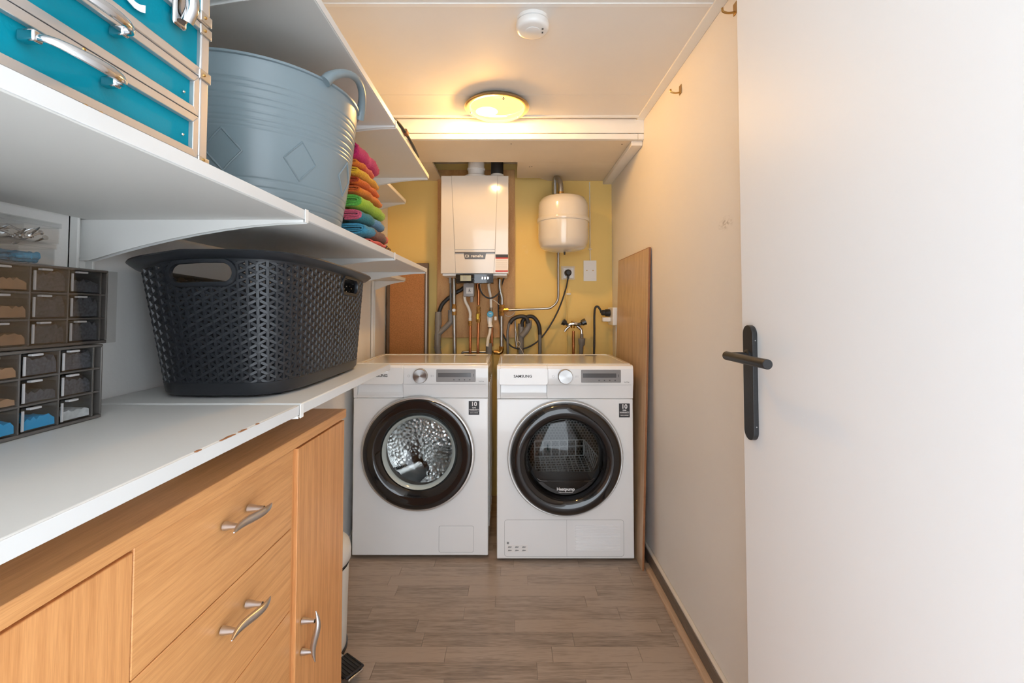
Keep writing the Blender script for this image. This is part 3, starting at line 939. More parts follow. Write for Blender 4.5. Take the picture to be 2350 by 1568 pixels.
rows = [[(bc_[0] + .046 * math.sin(a) * math.cos(b), bc_[1] + .034 * math.sin(a) * math.sin(b), bc_[2] + .014 * math.cos(a)) for b in [2 * PI * k / 24 for k in range(24)]] for a in [PI * (.02 + .96 * q / 12) for q in range(13)]]
MB().grid(rows, closev=True).build('light_bulb', 'bulb_glass', lamp)


sx, sy = (0.0638, 1.3308, 1.9650)[:2]
sm = thing('smoke_detector', 'round white smoke detector on the ceiling', 'smoke detector', (sx, sy, ZC))
MB().lathe([(0, 0), (.047, 0), (.047, -.010), (.043, -.0115), (.043, -.0145)], 48, 'z', (sx, sy, ZC)).build('base', 'white_plastic', sm)
MB().lathe([(.0435, -.0135), (.0485, -.0145), (.049, -.018), (.049, -.028), (.046, -.034), (.0385, -.0365), (.0, -.0375)], 48, 'z', (sx, sy, ZC)).build('cover', 'white_plastic', sm, angle=.8)
MB().lathe([(.0225, -.0372), (.0225, -.0385), (.021, -.039), (.0, -.0392)], 32, 'z', (sx, sy, ZC)).build('test_button', 'white_plastic', sm)
for dx, dy, w in ((.030, .006, .0022), (.028, -.012, .001), (.031, -.012, .001)):
    MB().box(sx + dx - w, sx + dx + w, sy + dy - .003, sy + dy + .003, ZC - .0382, ZC - .036).build('vent_slot', 'print_dark', sm)

# hooks on the right wall
def hook(label, y, z):
    h = thing('wall_hook', label, 'hook', (XR, y, z))
    MB().box(XR - .0025, XR, y - .010, y + .010, z - .012, z + .020).build('hook_plate', 'brass', h, bevel=.001)
    MB().tube(smoothpath([(XR - .002, y, z - .006), (XR - .020, y, z - .008), (XR - .034, y, z - .004), (XR - .036, y, z + .006)], 6), .003, 8).build('hook_arm', 'brass', h)
hook('small brass hook on the right wall, farther from the door', 1.5986, 1.878)
hook('small brass hook half hidden by the top of the white door', 1.20, 1.905)

# ---------------------------------------------------------------- boiler on its plywood board
tag(MB().box(-.438, .022, 2.690, 2.7195, .930, 1.93).build('backing_board', 'plywood', None, bevel=.001), 'knotty plywood board fixed to the yellow wall behind the boiler', 'board')
BY = 2.45
bo = thing('boiler', 'white wall-hung combi boiler with black display strip underneath', 'boiler', (-.198, BY, 1.29))
b0, b1, bz0, bz1 = -.381, -.0142, 1.2905, 1.824
MB().box(b0, b1, BY, 2.69, bz0, bz1).build('casing', 'boiler_white', bo, bevel=.004, seg=3)
# raised front centre panel, narrowing downwards
sL = [(-0.3242, 2.4480, 1.8238), (-0.3036, 2.4480, 1.4034), (-0.2984, 2.4480, 1.2902)]
sR = [(-0.0734, 2.4480, 1.8238), (-0.0871, 2.4480, 1.4034), (-0.0940, 2.4480, 1.2902)]
fpn = MB(); fpn.prism([(sL[0][0], bz1 - .001), (sR[0][0], bz1 - .001), (sR[1][0], sR[1][2] + .017), (sL[1][0], sL[1][2] + .017)], BY - .004, BY + .001)
fpn.build('front_panel', 'boiler_white', bo, bevel=.0015)
fp2 = MB(); fp2.prism([(sL[1][0], sL[1][2] - .008), (sR[1][0], sR[1][2] - .008), (sR[2][0], bz0 + .001), (sL[2][0], bz0 + .001)], BY - .004, BY + .001)
fp2.build('lower_panel', 'boiler_white', bo, bevel=.0015)
for a, b in ((sL[0], sL[1]), (sL[1], sL[2]), (sR[0], sR[1]), (sR[1], sR[2])):
    MB().tube([(a[0], BY - .0022, a[2]), (b[0], BY - .0022, b[2])], .0009, 6).build('seam', 'print_grey', bo)
zz = sL[1][2]
bdg = MB(); bdg.prism([(sL[1][0], zz + .003), (sR[1][0], zz + .003), (sR[1][0], zz - .003), (sR[1][0] - .048, zz - .003), (sR[1][0] - .054, zz - .036), (sL[1][0] + .054, zz - .036), (sL[1][0] + .048, zz - .003), (sL[1][0], zz - .003)], BY - .0056, BY)
bd = bdg.build('badge', 'display_dark', bo, bevel=.0006)
cxb = (sL[1][0] + sR[1][0]) / 2
text('lettering', 'remeha', .022, 'print_white', bd, (cxb + .012, BY - .006, zz - .019), bold=.0004)
lg = MB(); lg.ring(rrect(cxb - .052, cxb - .036, zz - .026, zz - .012, .002), rrect(cxb - .0495, cxb - .0385, zz - .0235, zz - .0145, .001), BY - .0062, BY - .005)
lg.box(cxb - .034, cxb - .032, BY - .0062, BY - .005, zz - .026, zz - .012)
lg.build('logo', 'print_white', bd)
# service sticker
s0, s1 = (-0.0847, 2.4490, 1.3941), (-0.0165, 2.4490, 1.2997)
stk = MB().box(s0[0], s1[0], BY - .001, BY, s1[2], s0[2]).build('service_sticker', 'paper_white', bo)
hgt = s0[2] - s1[2]
MB().box(s0[0], s1[0], BY - .0014, BY, s0[2] - hgt * .18, s0[2]).build('sticker_band', 'sticker_black', stk)
MB().box(s0[0], s1[0], BY - .0014, BY, s0[2] - hgt * .25, s0[2] - hgt * .18).build('sticker_band', 'sticker_red', stk)
MB().box(s0[0], s1[0], BY - .0014, BY, s1[2], s1[2] + hgt * .08).build('sticker_band', 'sticker_red', stk)
for k in range(5):
    zl = s0[2] - hgt * (.34 + .11 * k)
    MB().box(s0[0] + .004, s1[0] - .006, BY - .0013, BY, zl, zl + .0008).build('sticker_line', 'print_grey', stk)
# underside lip and control strip
MB().box(b0 + .008, b1 - .008, BY + .01, 2.68, bz0 - .012, bz0 + .001).build('bottom_tray', 'white_plastic', bo, bevel=.004)
c0, c1 = (-0.2974, 2.4400, 1.2872), (-0.0960, 2.4400, 1.2380)
ctl = MB()
rows = []
for k in range(17):
    u = k / 16; xx = c0[0] + (c1[0] - c0[0]) * u
    bul = .012 * math.sin(u * PI)
    rows.append([(xx, 2.452, c0[2]), (xx, 2.444 - bul, c0[2] - .002), (xx, 2.442 - bul, (c0[2] + c1[2]) / 2), (xx, 2.446 - bul, c1[2] + .004 - bul * .3), (xx, 2.452, c1[2] - bul * .3), (xx, 2.54, c1[2]), (xx, 2.54, c0[2])])
ctl.grid(rows, closev=True)
n_ = len(ctl.v); ctl.f.append(tuple(range(7))); ctl.f.append(tuple(n_ - 7 + k for k in range(7)))
cs = ctl.build('control_strip', 'black_gloss', bo, angle=.7)
l0, l1 = (-0.2728, 2.4300, 1.2795), (-0.2145, 2.4300, 1.2491)
ds = MB().box(l0[0], l1[0], 2.4305, 2.436, l1[2], l0[2]).build('lcd', 'lcd_green', cs, bevel=.001)
dg = MB()
for bx0, bx1, bz_, bz2 in ((.30, .5, .45, .55), (.30, .36, .1, .9), (.5, .56, .1, .9)):
    w_, h_ = l1[0] - l0[0], l0[2] - l1[2]
    dg.box(l0[0] + w_ * bx0, l0[0] + w_ * bx1, 2.4302, 2.431, l1[2] + h_ * bz_, l1[2] + h_ * bz2)
dg.build('digit', 'print_grey', ds)
for pxx in [(-0.1727, 2.4320, 1.2656), (-0.1563, 2.4320, 1.2656), (-0.1423, 2.4320, 1.2656), (-0.1260, 2.4320, 1.2656)]:
    MB().lathe([(.0078, 0), (.0078, -.0016), (.006, -.002), (.0, -.002)], 16, 'y', (pxx[0], 2.434, pxx[2])).build('button', 'chrome', cs)
# flue connections above
fl = MB(); f0 = (-0.1957, 2.5300, 1.8554)
fl.lathe([(.075, 1.820), (.075, 1.835), (.062, 1.842), (.046, 1.848), (.046, 1.875), (.050, 1.878), (.050, 1.886), (.045, 1.888), (.045, 1.974)], 32, 'z', (f0[0], 2.53, 0))
fl.build('flue_collar', 'white_plastic', bo, angle=.7)
fl2 = MB(); fl2.box(f0[0], -.055, 2.49, 2.57, 1.822, 1.840); fl2.build('flue_plate', 'white_plastic', bo, bevel=.006)
f1 = (-0.0783, 2.5300, 1.8678)
MB().lathe([(.037, 1.822), (.037, 1.850), (.034, 1.852), (.034, 1.856)], 28, 'z', (f1[0], 2.53, 0)).build('air_inlet', 'white_plastic', bo)
MB().lathe([(.0345, 1.852), (.0345, 1.974)], 28, 'z', (f1[0], 2.53, 0)).build('air_hose', 'black_rubber', bo)

# ---------------------------------------------------------------- pipework under the boiler
def pipe(name, pts, r, m, par, n=0, seg=12):
    return MB().tube(smoothpath(pts, n) if n else pts, r, seg).build(name, m, par)
def fitting(pts, par, r=.0145, m='brass', nm='fitting'):
    """compression nut: stepped hexagonal collar along a short axis"""
    a, b = Vector(pts[0]), Vector(pts[-1])
    q = [a, a.lerp(b, .12), a.lerp(b, .14), a.lerp(b, .44), a.lerp(b, .46), a.lerp(b, .56), a.lerp(b, .58), a.lerp(b, .88), a.lerp(b, .9), b]
    return MB().tube(q, [r * .75, r * .75, r, r, r * .8, r * .8, r, r, r * .75, r * .75], 8).build(nm, m, par)

YP = 2.64
h1 = thing('heating_pipe', 'grey steel heating pipe on the left with a white valve knob', 'pipe', (-0.3275, 2.6200, 0.8352))
pipe('pipe', [(-0.3294, 2.6200, 1.2935), (-0.3291, 2.6200, 1.2230), (-0.3287, 2.6200, 1.1276)], .0118, 'galvanised', h1)
pipe('pipe', [(-0.3284, 2.6200, 1.0674), (-0.3254, 2.6200, 0.9474), (-0.3223, 2.6200, 0.7978)], .0112, 'galvanised', h1)
fitting([(-0.3319, 2.6200, 1.3036), (-0.3318, 2.6200, 1.2708)], h1)
v = fitting([(-0.3287, 2.6200, 1.1301), (-0.3284, 2.6200, 1.0549)], h1, .0135, nm='valve')
q = (-0.3260, 2.6000, 1.0925)
MB().lathe([(.0, -.012), (.0085, -.012), (.0105, -.009), (.0105, 0), (.004, .002), (.004, .02)], 20, 'y', q).build('valve_knob', 'white_plastic', v)

h2 = thing('drain_branch', 'grey plastic waste pipe with angled side branch beside the plywood', 'pipe', (-0.4191, 2.6300, 0.8342))
pipe('waste_pipe', [(-0.4220, 2.6400, 1.0823), (-0.4239, 2.6400, 0.9714), (-0.4261, 2.6400, 0.9009), (-0.4259, 2.6400, 0.8708), (-0.4104, 2.6400, 0.7955)], .0185, 'pvc_grey', h2)
for a, b in (((1006,716),(1006,734)), ((1005,742),(1005,746)), ((1004,768),(1004,780)), ((1004,796),(1004,799))):
    pass
for p0, p1 in ([(-0.4217, 2.6400, 1.0344), (-0.4216, 2.6400, 1.0066)], [(-0.4238, 2.6400, 0.9512), (-0.4262, 2.6400, 0.9211)], [(-0.4260, 2.6400, 0.8834), (-0.4259, 2.6400, 0.8733)]):
    MB().tube([p0, p1], .0203, 20).build('socket', 'pvc_grey', h2)
pipe('side_branch', [(-0.3481, 2.6350, 1.0924), (-0.3478, 2.6350, 1.0270), (-0.3704, 2.6350, 1.0018), (-0.4180, 2.6350, 0.9566)], .0155, 'pvc_grey', h2, 0, 16)
MB().tube([(-0.3481, 2.6350, 1.0924), (-0.3478, 2.6350, 1.0270)], .0175, 20).build('socket', 'pvc_grey', h2)

h3 = thing('condensate_hose', 'thick black hose curving from the boiler into the grey waste pipe', 'hose', (-0.4194, 2.6400, 1.0773))
pipe('hose', [(-0.2613, 2.6450, 1.2369), (-0.2865, 2.6450, 1.2140), (-0.3245, 2.6450, 1.1912), (-0.3750, 2.6450, 1.1532), (-0.4052, 2.6450, 1.1177), (-0.4202, 2.6450, 1.0722)], .0115, 'black_rubber', h3, 6, 14)
h4 = thing('overflow_hose', 'thin dark grey hose hanging straight beside the left steel pipe', 'hose', (-0.3472, 2.6100, 1.0825))
pipe('hose', [(-0.3486, 2.6150, 1.2529), (-0.3483, 2.6150, 1.1726), (-0.3454, 2.6150, 1.0825)], .0062, 'hose_grey', h4)
pipe('hose_end', [(-0.3513, 2.6150, 1.2956), (-0.3511, 2.6150, 1.2479)], .0085, 'trap_grey', h4)

h5 = thing('condensate_trap', 'grey condensate trap with white label hanging under the boiler', 'trap', (-0.2422, 2.5800, 1.1469))
t0, t1 = (-0.2717, 2.5750, 1.2506), (-0.2097, 2.5750, 1.1690)
MB().box(t0[0], t1[0], 2.575, 2.63, t1[2], t0[2]).build('trap_body', 'trap_grey', h5, bevel=.006, seg=3)
t0, t1 = (-0.2542, 2.5740, 1.2209), (-0.2171, 2.5740, 1.1863)
lb = MB().box(t0[0], t1[0], 2.574, 2.576, t1[2], t0[2]).build('label', 'paper_white', h5)
t0 = (-0.2368, 2.5730, 1.2035)
MB().prism([(t0[0] - .006, t0[2] + .004), (t0[0] + .006, t0[2] + .004), (t0[0], t0[2] - .004)], 2.5732, 2.5745).build('pictogram', 'print_dark', lb)
MB().box(t0[0] - .0012, t0[0] + .0012, 2.5732, 2.5745, t0[2] + .003, t0[2] + .012).build('pictogram', 'print_dark', lb)
MB().box(t0[0] - .007, t0[0] + .009, 2.5732, 2.5745, t0[2] - .008, t0[2] - .0055).build('pictogram', 'print_dark', lb)
pipe('trap_outlet', [(-0.2242, 2.6000, 1.1772), (-0.2241, 2.6000, 1.1373)], .0095, 'trap_grey', h5)

h6 = thing('water_hose', 'white hose bending down to a copper pipe under the grey trap', 'pipe', (-0.2350, 2.6200, 0.8426))
pipe('hose', [(-0.2676, 2.6100, 1.1725), (-0.2625, 2.6100, 1.1425), (-0.2449, 2.6100, 1.1075), (-0.2348, 2.6100, 1.0775), (-0.2347, 2.6100, 1.0476)], .0085, 'hose_white', h6, 6)
fitting([(-0.2347, 2.6100, 1.0501), (-0.2347, 2.6100, 1.0301)], h6, .0105, 'white_plastic', 'cap_nut')
fitting([(-0.2347, 2.6100, 1.0351), (-0.2346, 2.6100, 1.0027)], h6, .0115)
pipe('pipe', [(-0.2346, 2.6100, 1.0077), (-0.2343, 2.6100, 0.9231), (-0.2340, 2.6100, 0.7990)], .0078, 'copper', h6)

h7 = thing('gas_pipe', 'copper gas pipe with yellow tap lever', 'pipe', (-0.1900, 2.6200, 0.8426))
pipe('pipe', [(-0.1953, 2.6100, 1.2526), (-0.1927, 2.6100, 1.2226), (-0.1876, 2.6100, 1.1925), (-0.1875, 2.6100, 1.1225)], .0085, 'copper', h7, 5)
fitting([(-0.1874, 2.6100, 1.1150), (-0.1874, 2.6100, 1.0825)], h7, .0115)
vb = fitting([(-0.1874, 2.6100, 1.0875), (-0.1872, 2.6100, 1.0177)], h7, .0135, nm='gas_tap')
t0 = (-0.1908, 2.5900, 1.0554)
MB().box(t0[0] - .0065, t0[0] + .0075, 2.588, 2.594, t0[2] - .016, t0[2] + .016).build('lever', 'yellow_lever', vb, bevel=.004, seg=3)
pipe('pipe', [(-0.1872, 2.6100, 1.0227), (-0.1895, 2.6100, 0.9231), (-0.1892, 2.6100, 0.7990)], .0078, 'copper', h7)

h8 = thing('filling_valve', 'white water pipe with blue pressure gauge and filling valve', 'valve', (-0.1275, 2.6200, 0.8426))
pipe('pipe', [(-0.1297, 2.6000, 1.2520), (-0.1271, 2.6000, 1.2171), (-0.1171, 2.6000, 1.1672), (-0.1145, 2.6000, 1.1075)], .0078, 'hose_white', h8, 6)
fitting([(-0.1145, 2.6000, 1.1100), (-0.1145, 2.6000, 1.0876)], h8, .0105, 'galvanised')
g = (-0.1183, 2.5750, 1.0704)
gd = MB(); gd.lathe([(.0, -.008), (.016, -.008), (.0185, -.005), (.0185, .006), (.008, .008), (.006, .03)], 28, 'y', g); gd = gd.build('gauge', 'blue_dial', h8)
MB().hexa([(g[0] - .006, g[1] - .0095, g[2] + .004), (g[0] + .007, g[1] - .0095, g[2] + .000), (g[0] + .007, g[1] - .008, g[2] + .000), (g[0] - .006, g[1] - .008, g[2] + .004),
           (g[0] - .005, g[1] - .0095, g[2] + .008), (g[0] + .008, g[1] - .0095, g[2] + .002), (g[0] + .008, g[1] - .008, g[2] + .002), (g[0] - .005, g[1] - .008, g[2] + .008)]).build('needle', 'print_white', gd)
MB().tube([(-0.1219, 2.6000, 1.0627), (-0.1219, 2.6000, 1.0503), (-0.1218, 2.6000, 1.0180), (-0.1193, 2.6000, 1.0081), (-0.1193, 2.6000, 1.0056), (-0.1193, 2.6000, 0.9957)], [.015, .0165, .013, .012, .0145, .0145], 14).build('valve_body', 'white_plastic', h8)
MB().tube([(-0.1193, 2.6000, 0.9981), (-0.1193, 2.6000, 0.9907)], .010, 14).build('seal_ring', 'black_rubber', h8)
pipe('hose', [(-0.1193, 2.6000, 0.9932), (-0.1218, 2.6000, 0.9634), (-0.1316, 2.6000, 0.9287), (-0.1365, 2.6000, 0.8866)], .0088, 'hose_white', h8, 6)
pipe('waste_pipe', [(-0.1274, 2.6150, 0.9028), (-0.1272, 2.6150, 0.7984)], .0185, 'pvc_grey', h8, 0, 20)
pipe('pipe', [(-0.1111, 2.6400, 0.9915), (-0.1109, 2.6400, 0.8834)], .0075, 'copper', h8)
tg = (-0.0902, 2.6200, 1.0449); MB().box(tg[0] - .007, tg[0] + .007, 2.62, 2.63, tg[2] - .011, tg[2] + .011).build('paper_tag', 'paper_white', h8, bevel=.002)

h9 = thing('return_pipe', 'bent grey steel pipe with brass tee on the right under the boiler', 'pipe', (-0.0550, 2.6200, 0.8426))
fitting([(-0.0679, 2.6200, 1.2985), (-0.0654, 2.6200, 1.2683)], h9)
pipe('pipe', [(-0.0654, 2.6200, 1.2734), (-0.0653, 2.6200, 1.2281), (-0.0603, 2.6200, 1.1929), (-0.0527, 2.6200, 1.1627), (-0.0527, 2.6200, 1.1176)], .0112, 'galvanised', h9, 6)
fitting([(-0.0527, 2.6200, 1.1251), (-0.0527, 2.6200, 1.1000)], h9, .0155)
fitting([(-0.0552, 2.6200, 1.1075), (-0.0552, 2.6200, 1.0574)], h9, .0150, nm='tee')
pipe('pipe', [(-0.0552, 2.6200, 1.0674), (-0.0551, 2.6200, 0.9724), (-0.0550, 2.6200, 0.8775)], .0108, 'galvanised', h9)
fitting([(-0.0550, 2.6200, 0.8875), (-0.0550, 2.6200, 0.8626)], h9, .0145)
pipe('elbow', [(-0.0550, 2.6200, 0.8725), (-0.0550, 2.6200, 0.8576), (-0.0675, 2.6200, 0.8476), (-0.0825, 2.6200, 0.8501)], .0115, 'brass', h9, 5)
fitting([(-0.0725, 2.6200, 0.8501), (-0.1000, 2.6200, 0.8526)], h9, .0135)
pipe('pipe', [(-0.0901, 2.6220, 0.8524), (-0.1085, 2.6450, 0.8502), (-0.1295, 2.6600, 0.8488), (-0.1853, 2.6600, 0.8488), (-0.2665, 2.6600, 0.8488), (-0.2843, 2.6600, 0.8412), (-0.2892, 2.6600, 0.8059)], .0072, 'galvanised', h9, 5)
fitting([(-0.0451, 2.6200, 1.0925), (-0.0150, 2.6200, 1.0950)], h9, .0120)

# ---------------------------------------------------------------- expansion vessel
ex, ey = .2925, 2.545
ves = thing('expansion_vessel', 'cream-white expansion vessel with a seam ring hung from the soffit', 'pressure vessel', (ex, ey, 1.42))
prof = [(.0, 1.741)] + [(.140 * math.sin(a), 1.694 + .047 * math.cos(a)) for a in [R(7.5 * k) for k in range(1, 9)]] + \
       [(.1375, 1.69), (.1400, 1.672), (.1405, 1.60)]
prof2 = [(.1405, 1.60), (.1405, 1.488), (.138, 1.470), (.130, 1.452)] + [(.130 * math.cos(a) , 1.452 - .037 * math.sin(a)) for a in [R(9 * k) for k in range(1, 10)]] + [(.0, 1.4148)]
MB().lathe(prof, 56, 'z', (ex, ey, 0)).build('vessel_top', 'cream_enamel', ves, angle=1.2)
MB().lathe(prof2, 56, 'z', (ex, ey, 0)).build('vessel_bottom', 'cream_enamel', ves, angle=1.2)
MB().lathe([(.139, 1.606), (.145, 1.605), (.1468, 1.600), (.1468, 1.588), (.145, 1.584), (.139, 1.583)], 56, 'z', (ex, ey, 0)).build('seam_ring', 'cream_enamel', ves, angle=.8)
MB().lathe([(.0, 1.400), (.004, 1.400), (.005, 1.404), (.005, 1.416)], 12, 'z', (ex + .004, ey - .03, 0)).build('valve_cap', 'black_rubber', ves)
MB().tube(smoothpath([(0.2801, 2.5450, 1.7433), (0.2802, 2.5450, 1.7855), (0.2762, 2.5520, 1.8172), (0.2668, 2.5800, 1.8427), (0.2608, 2.6200, 1.8567), (0.2616, 2.6800, 1.8688)], 6), .0150, 14).build('top_elbow', 'galvanised', ves)
MB().tube([(0.2801, 2.5450, 1.7409), (0.2801, 2.5450, 1.7582)], .0185, 12).build('top_nut', 'brass', ves)
MB().box((0.2458, 2.6800, 1.7749)[0], (0.2613, 2.6800, 1.7749)[0], 2.60, 2.719, 1.735, 1.862).build('hanger', 'galvanised', ves, bevel=.002)
exp = thing('vessel_pipe', 'thin grey steel pipe running from the brass tee up to the vessel', 'pipe', (0.2720, 2.6300, 1.1227))
pipe('pipe', [(-0.0176, 2.6200, 1.0937), (0.0677, 2.6200, 1.0975), (0.2057, 2.6200, 1.1025), (0.2383, 2.6200, 1.1150), (0.2610, 2.6200, 1.1376), (0.2711, 2.6200, 1.1728), (0.2715, 2.6200, 1.2734), (0.2721, 2.6200, 1.4449)], .0072, 'galvanised', exp, 6, 12)

# ---------------------------------------------------------------- sockets, plugs and cords on the yellow wall
sk = thing('wall_socket', 'white square wall socket on the yellow wall', 'socket', (0.3394, 2.7200, 1.3140))
s0, s1 = (0.2999, 2.7160, 1.3555), (0.3804, 2.7160, 1.2745)
MB().box(s0[0], s1[0], 2.712, YB, s1[2], s0[2]).build('mounting_plate', 'soffit_beige', sk, bevel=.001)
s0, s1 = (0.3111, 2.7000, 1.3462), (0.3730, 2.7000, 1.2812)
MB().box(s0[0], s1[0], 2.698, 2.713, s1[2], s0[2]).build('cover', 'white_plastic', sk, bevel=.003)
pc = thing('power_cord', 'black boiler power cord looping down from the wall socket plug', 'cord', (0.3355, 2.6900, 1.2780))
q = (0.3357, 2.6700, 1.3126)
MB().lathe([(.0, -.030), (.012, -.030), (.019, -.022), (.0205, .0), (.0205, .010), (.017, .0155)], 24, 'y', (q[0], 2.685, q[2])).build('plug', 'black_rubber', pc)
MB().tube([(q[0], 2.668, q[2] - .010), (q[0] - .001, 2.668, q[2] - .035)], [.009, .0055], 12).build('strain_relief', 'black_rubber', pc)
pipe('cable', [(q[0] - .001, 2.668, q[2] - .03)] + [(0.3182, 2.6550, 1.2119), (0.2796, 2.6550, 1.1025), (0.2259, 2.6550, 1.0011), (0.1648, 2.6550, 0.9200), (0.0989, 2.6550, 0.8771), (0.0431, 2.6550, 0.8670), (-0.0076, 2.6550, 0.8897), (-0.0457, 2.6550, 0.9504), (-0.0686, 2.6550, 1.0340), (-0.0737, 2.6550, 1.1229), (-0.0636, 2.6550, 1.2119), (-0.0433, 2.6550, 1.2757), (-0.0382, 2.6550, 1.3063)], .0045, 'black_rubber', pc, 8, 10)
pc2 = thing('signal_cable', 'short black cable loop hanging below the boiler display', 'cable', (-0.1305, 2.5700, 1.1591))
pipe('cable', [(-0.1828, 2.5750, 1.2506), (-0.1778, 2.5750, 1.2160), (-0.1604, 2.5750, 1.1814), (-0.1308, 2.5750, 1.1616), (-0.1012, 2.5750, 1.1641), (-0.0740, 2.5750, 1.1839), (-0.0642, 2.5750, 1.2011)], .0042, 'black_rubber', pc2, 8, 10)
pc3 = thing('thermostat_wire', 'thin pale wire hanging in a loop under the boiler', 'wire', (-0.1558, 2.5800, 1.1964))
pipe('wire', [(-0.1736, 2.5850, 1.2462), (-0.1710, 2.5850, 1.2115), (-0.1561, 2.5850, 1.1792), (-0.1189, 2.5850, 1.1594), (-0.0867, 2.5850, 1.1421), (-0.0668, 2.5850, 1.1223)], .0015, 'hose_white', pc3, 8, 6)
pc4 = thing('loose_wire', 'thin pale wire looping beside the brass tee', 'wire', (-0.0076, 2.6600, 1.0593))
pipe('wire', [(-0.0383, 2.6650, 1.0669), (-0.0204, 2.6650, 1.0567), (0.0051, 2.6650, 1.0618), (0.0230, 2.6650, 1.0847)], .0015, 'hose_white', pc4, 8, 6)
bp = thing('blank_plate', 'white blank cover plate with two screws on the yellow wall', 'wall plate', (0.4726, 2.7200, 1.3297))
s0, s1 = (0.4333, 2.7170, 1.3896), (0.5108, 2.7170, 1.2667)
MB().box(s0[0], s1[0], 2.716, YB, s1[2], s0[2]).build('plate', 'white_plastic', bp, bevel=.001)
for q in [(0.4535, 2.7150, 1.3292), (0.4900, 2.7150, 1.3292)]:
    MB().lathe([(.0, -.001), (.0032, -.001), (.0036, .002)], 12, 'y', (q[0], 2.716, q[2])).build('screw', 'brass', bp)
wc = thing('surface_cable', 'thin white cable clipped up the yellow wall above the blank plate', 'cable', (0.4730, 2.7200, 1.3899))
pipe('cable', [(0.4750, 2.7165, 1.3869), (0.4728, 2.7165, 1.4629), (0.4738, 2.7165, 1.6469), (0.4725, 2.7165, 1.8634)], .0030, 'hose_white', wc)
q = (0.4723, 2.7140, 1.4573); MB().box(q[0] - .010, q[0] + .010, 2.711, YB, q[2] - .004, q[2] + .004).build('clip', 'soffit_beige', wc, bevel=.001)
yc = thing('conduit', 'thin yellow-painted conduit running down from the wall socket', 'conduit', (0.3348, 2.7200, 0.8328))
pipe('tube', [(0.3333, 2.7140, 1.2744), (0.3322, 2.7140, 1.0196), (0.3313, 2.7140, 0.7870)], .0042, 'wall_yellow', yc)
q = (0.3431, 2.7120, 1.1883); MB().box(q[0] - .014, q[0] + .012, 2.706, YB, q[2] - .005, q[2] + .005).build('clip', 'hose_white', yc, bevel=.001)

# drain hoses and second waste pipe
dh = thing('drain_hose', 'grey and black washing machine drain hose arched over the waste pipe', 'hose', (0.0680, 2.6400, 0.8407))
pipe('hose_leg', [(-0.0176, 2.6300, 0.7967), (-0.0201, 2.6300, 0.8967), (-0.0201, 2.6300, 0.9669), (-0.0126, 2.6300, 1.0095), (-0.0025, 2.6300, 1.0271)], .0075, 'hose_grey', dh, 6, 12)
pipe('hose_sleeve', [(-0.0075, 2.6300, 1.0170), (0.0101, 2.6300, 1.0397), (0.0428, 2.6300, 1.0547), (0.0755, 2.6300, 1.0547), (0.0906, 2.6300, 1.0422), (0.0981, 2.6300, 1.0170)], .0118, 'black_rubber', dh, 6, 14)
pipe('hose_arch', [(0.0635, 2.6550, 0.9960), (0.0660, 2.6550, 1.0264), (0.0889, 2.6550, 1.0518), (0.1245, 2.6550, 1.0543), (0.1524, 2.6550, 1.0264), (0.1650, 2.6550, 0.9909), (0.1674, 2.6550, 0.9504)], .0112, 'black_rubber', dh, 6, 14)
pipe('hose_leg', [(0.1674, 2.6550, 0.9555), (0.1673, 2.6550, 0.8695), (0.1671, 2.6550, 0.7938)], .0105, 'hose_grey', dh, 0, 12)
w2 = thing('waste_standpipe', 'grey plastic standpipe with slanted inlet behind the machines', 'pipe', (0.0632, 2.6500, 0.8321))
pipe('waste_pipe', [(0.0586, 2.6650, 1.0134), (0.0585, 2.6650, 0.8940), (0.0585, 2.6650, 0.7926)], .0165, 'pvc_grey', w2, 0, 20)
pipe('socket', [(0.0586, 2.6650, 1.0134), (0.0586, 2.6650, 0.9803)], .0188, 'pvc_grey', w2, 0, 20)
pipe('slanted_inlet', [(0.1014, 2.6500, 1.0341), (0.1013, 2.6500, 0.9962), (0.0836, 2.6500, 0.9658), (0.0608, 2.6500, 0.9406)], .0175, 'pvc_grey', w2, 0, 20)
pipe('socket', [(0.1014, 2.6500, 1.0341), (0.1014, 2.6500, 1.0038)], .0195, 'pvc_grey', w2, 0, 20)
ct = thing('tangled_wire', 'small coil of pale wire hanging from a metal strap by the standpipe', 'wire', (0.0400, 2.6200, 0.8725))
pipe('strap', [(0.0229, 2.6600, 1.0339), (0.0254, 2.6600, 0.9450), (0.0305, 2.6600, 0.8691)], .0050, 'galvanised', ct)
cr = []
q = (0.0425, 2.6200, 0.8975)
for k in range(60):
    a = k / 59 * 6 * PI
    cr.append((q[0] + .009 * math.cos(a), 2.62 + .0012 * k / 10, q[2] + .016 * math.sin(a)))
pipe('coil', cr, .0013, 'hose_white', ct, 0, 6)
pipe('wire', [(0.0251, 2.6250, 0.9846), (0.0351, 2.6250, 0.9421), (0.0401, 2.6250, 0.9071)], .0014, 'hose_white', ct, 5, 6)
pipe('wire', [(0.0451, 2.6250, 0.8846), (0.0626, 2.6250, 0.8596), (0.0776, 2.6250, 0.8272)], .0014, 'hose_white', ct, 5, 6)

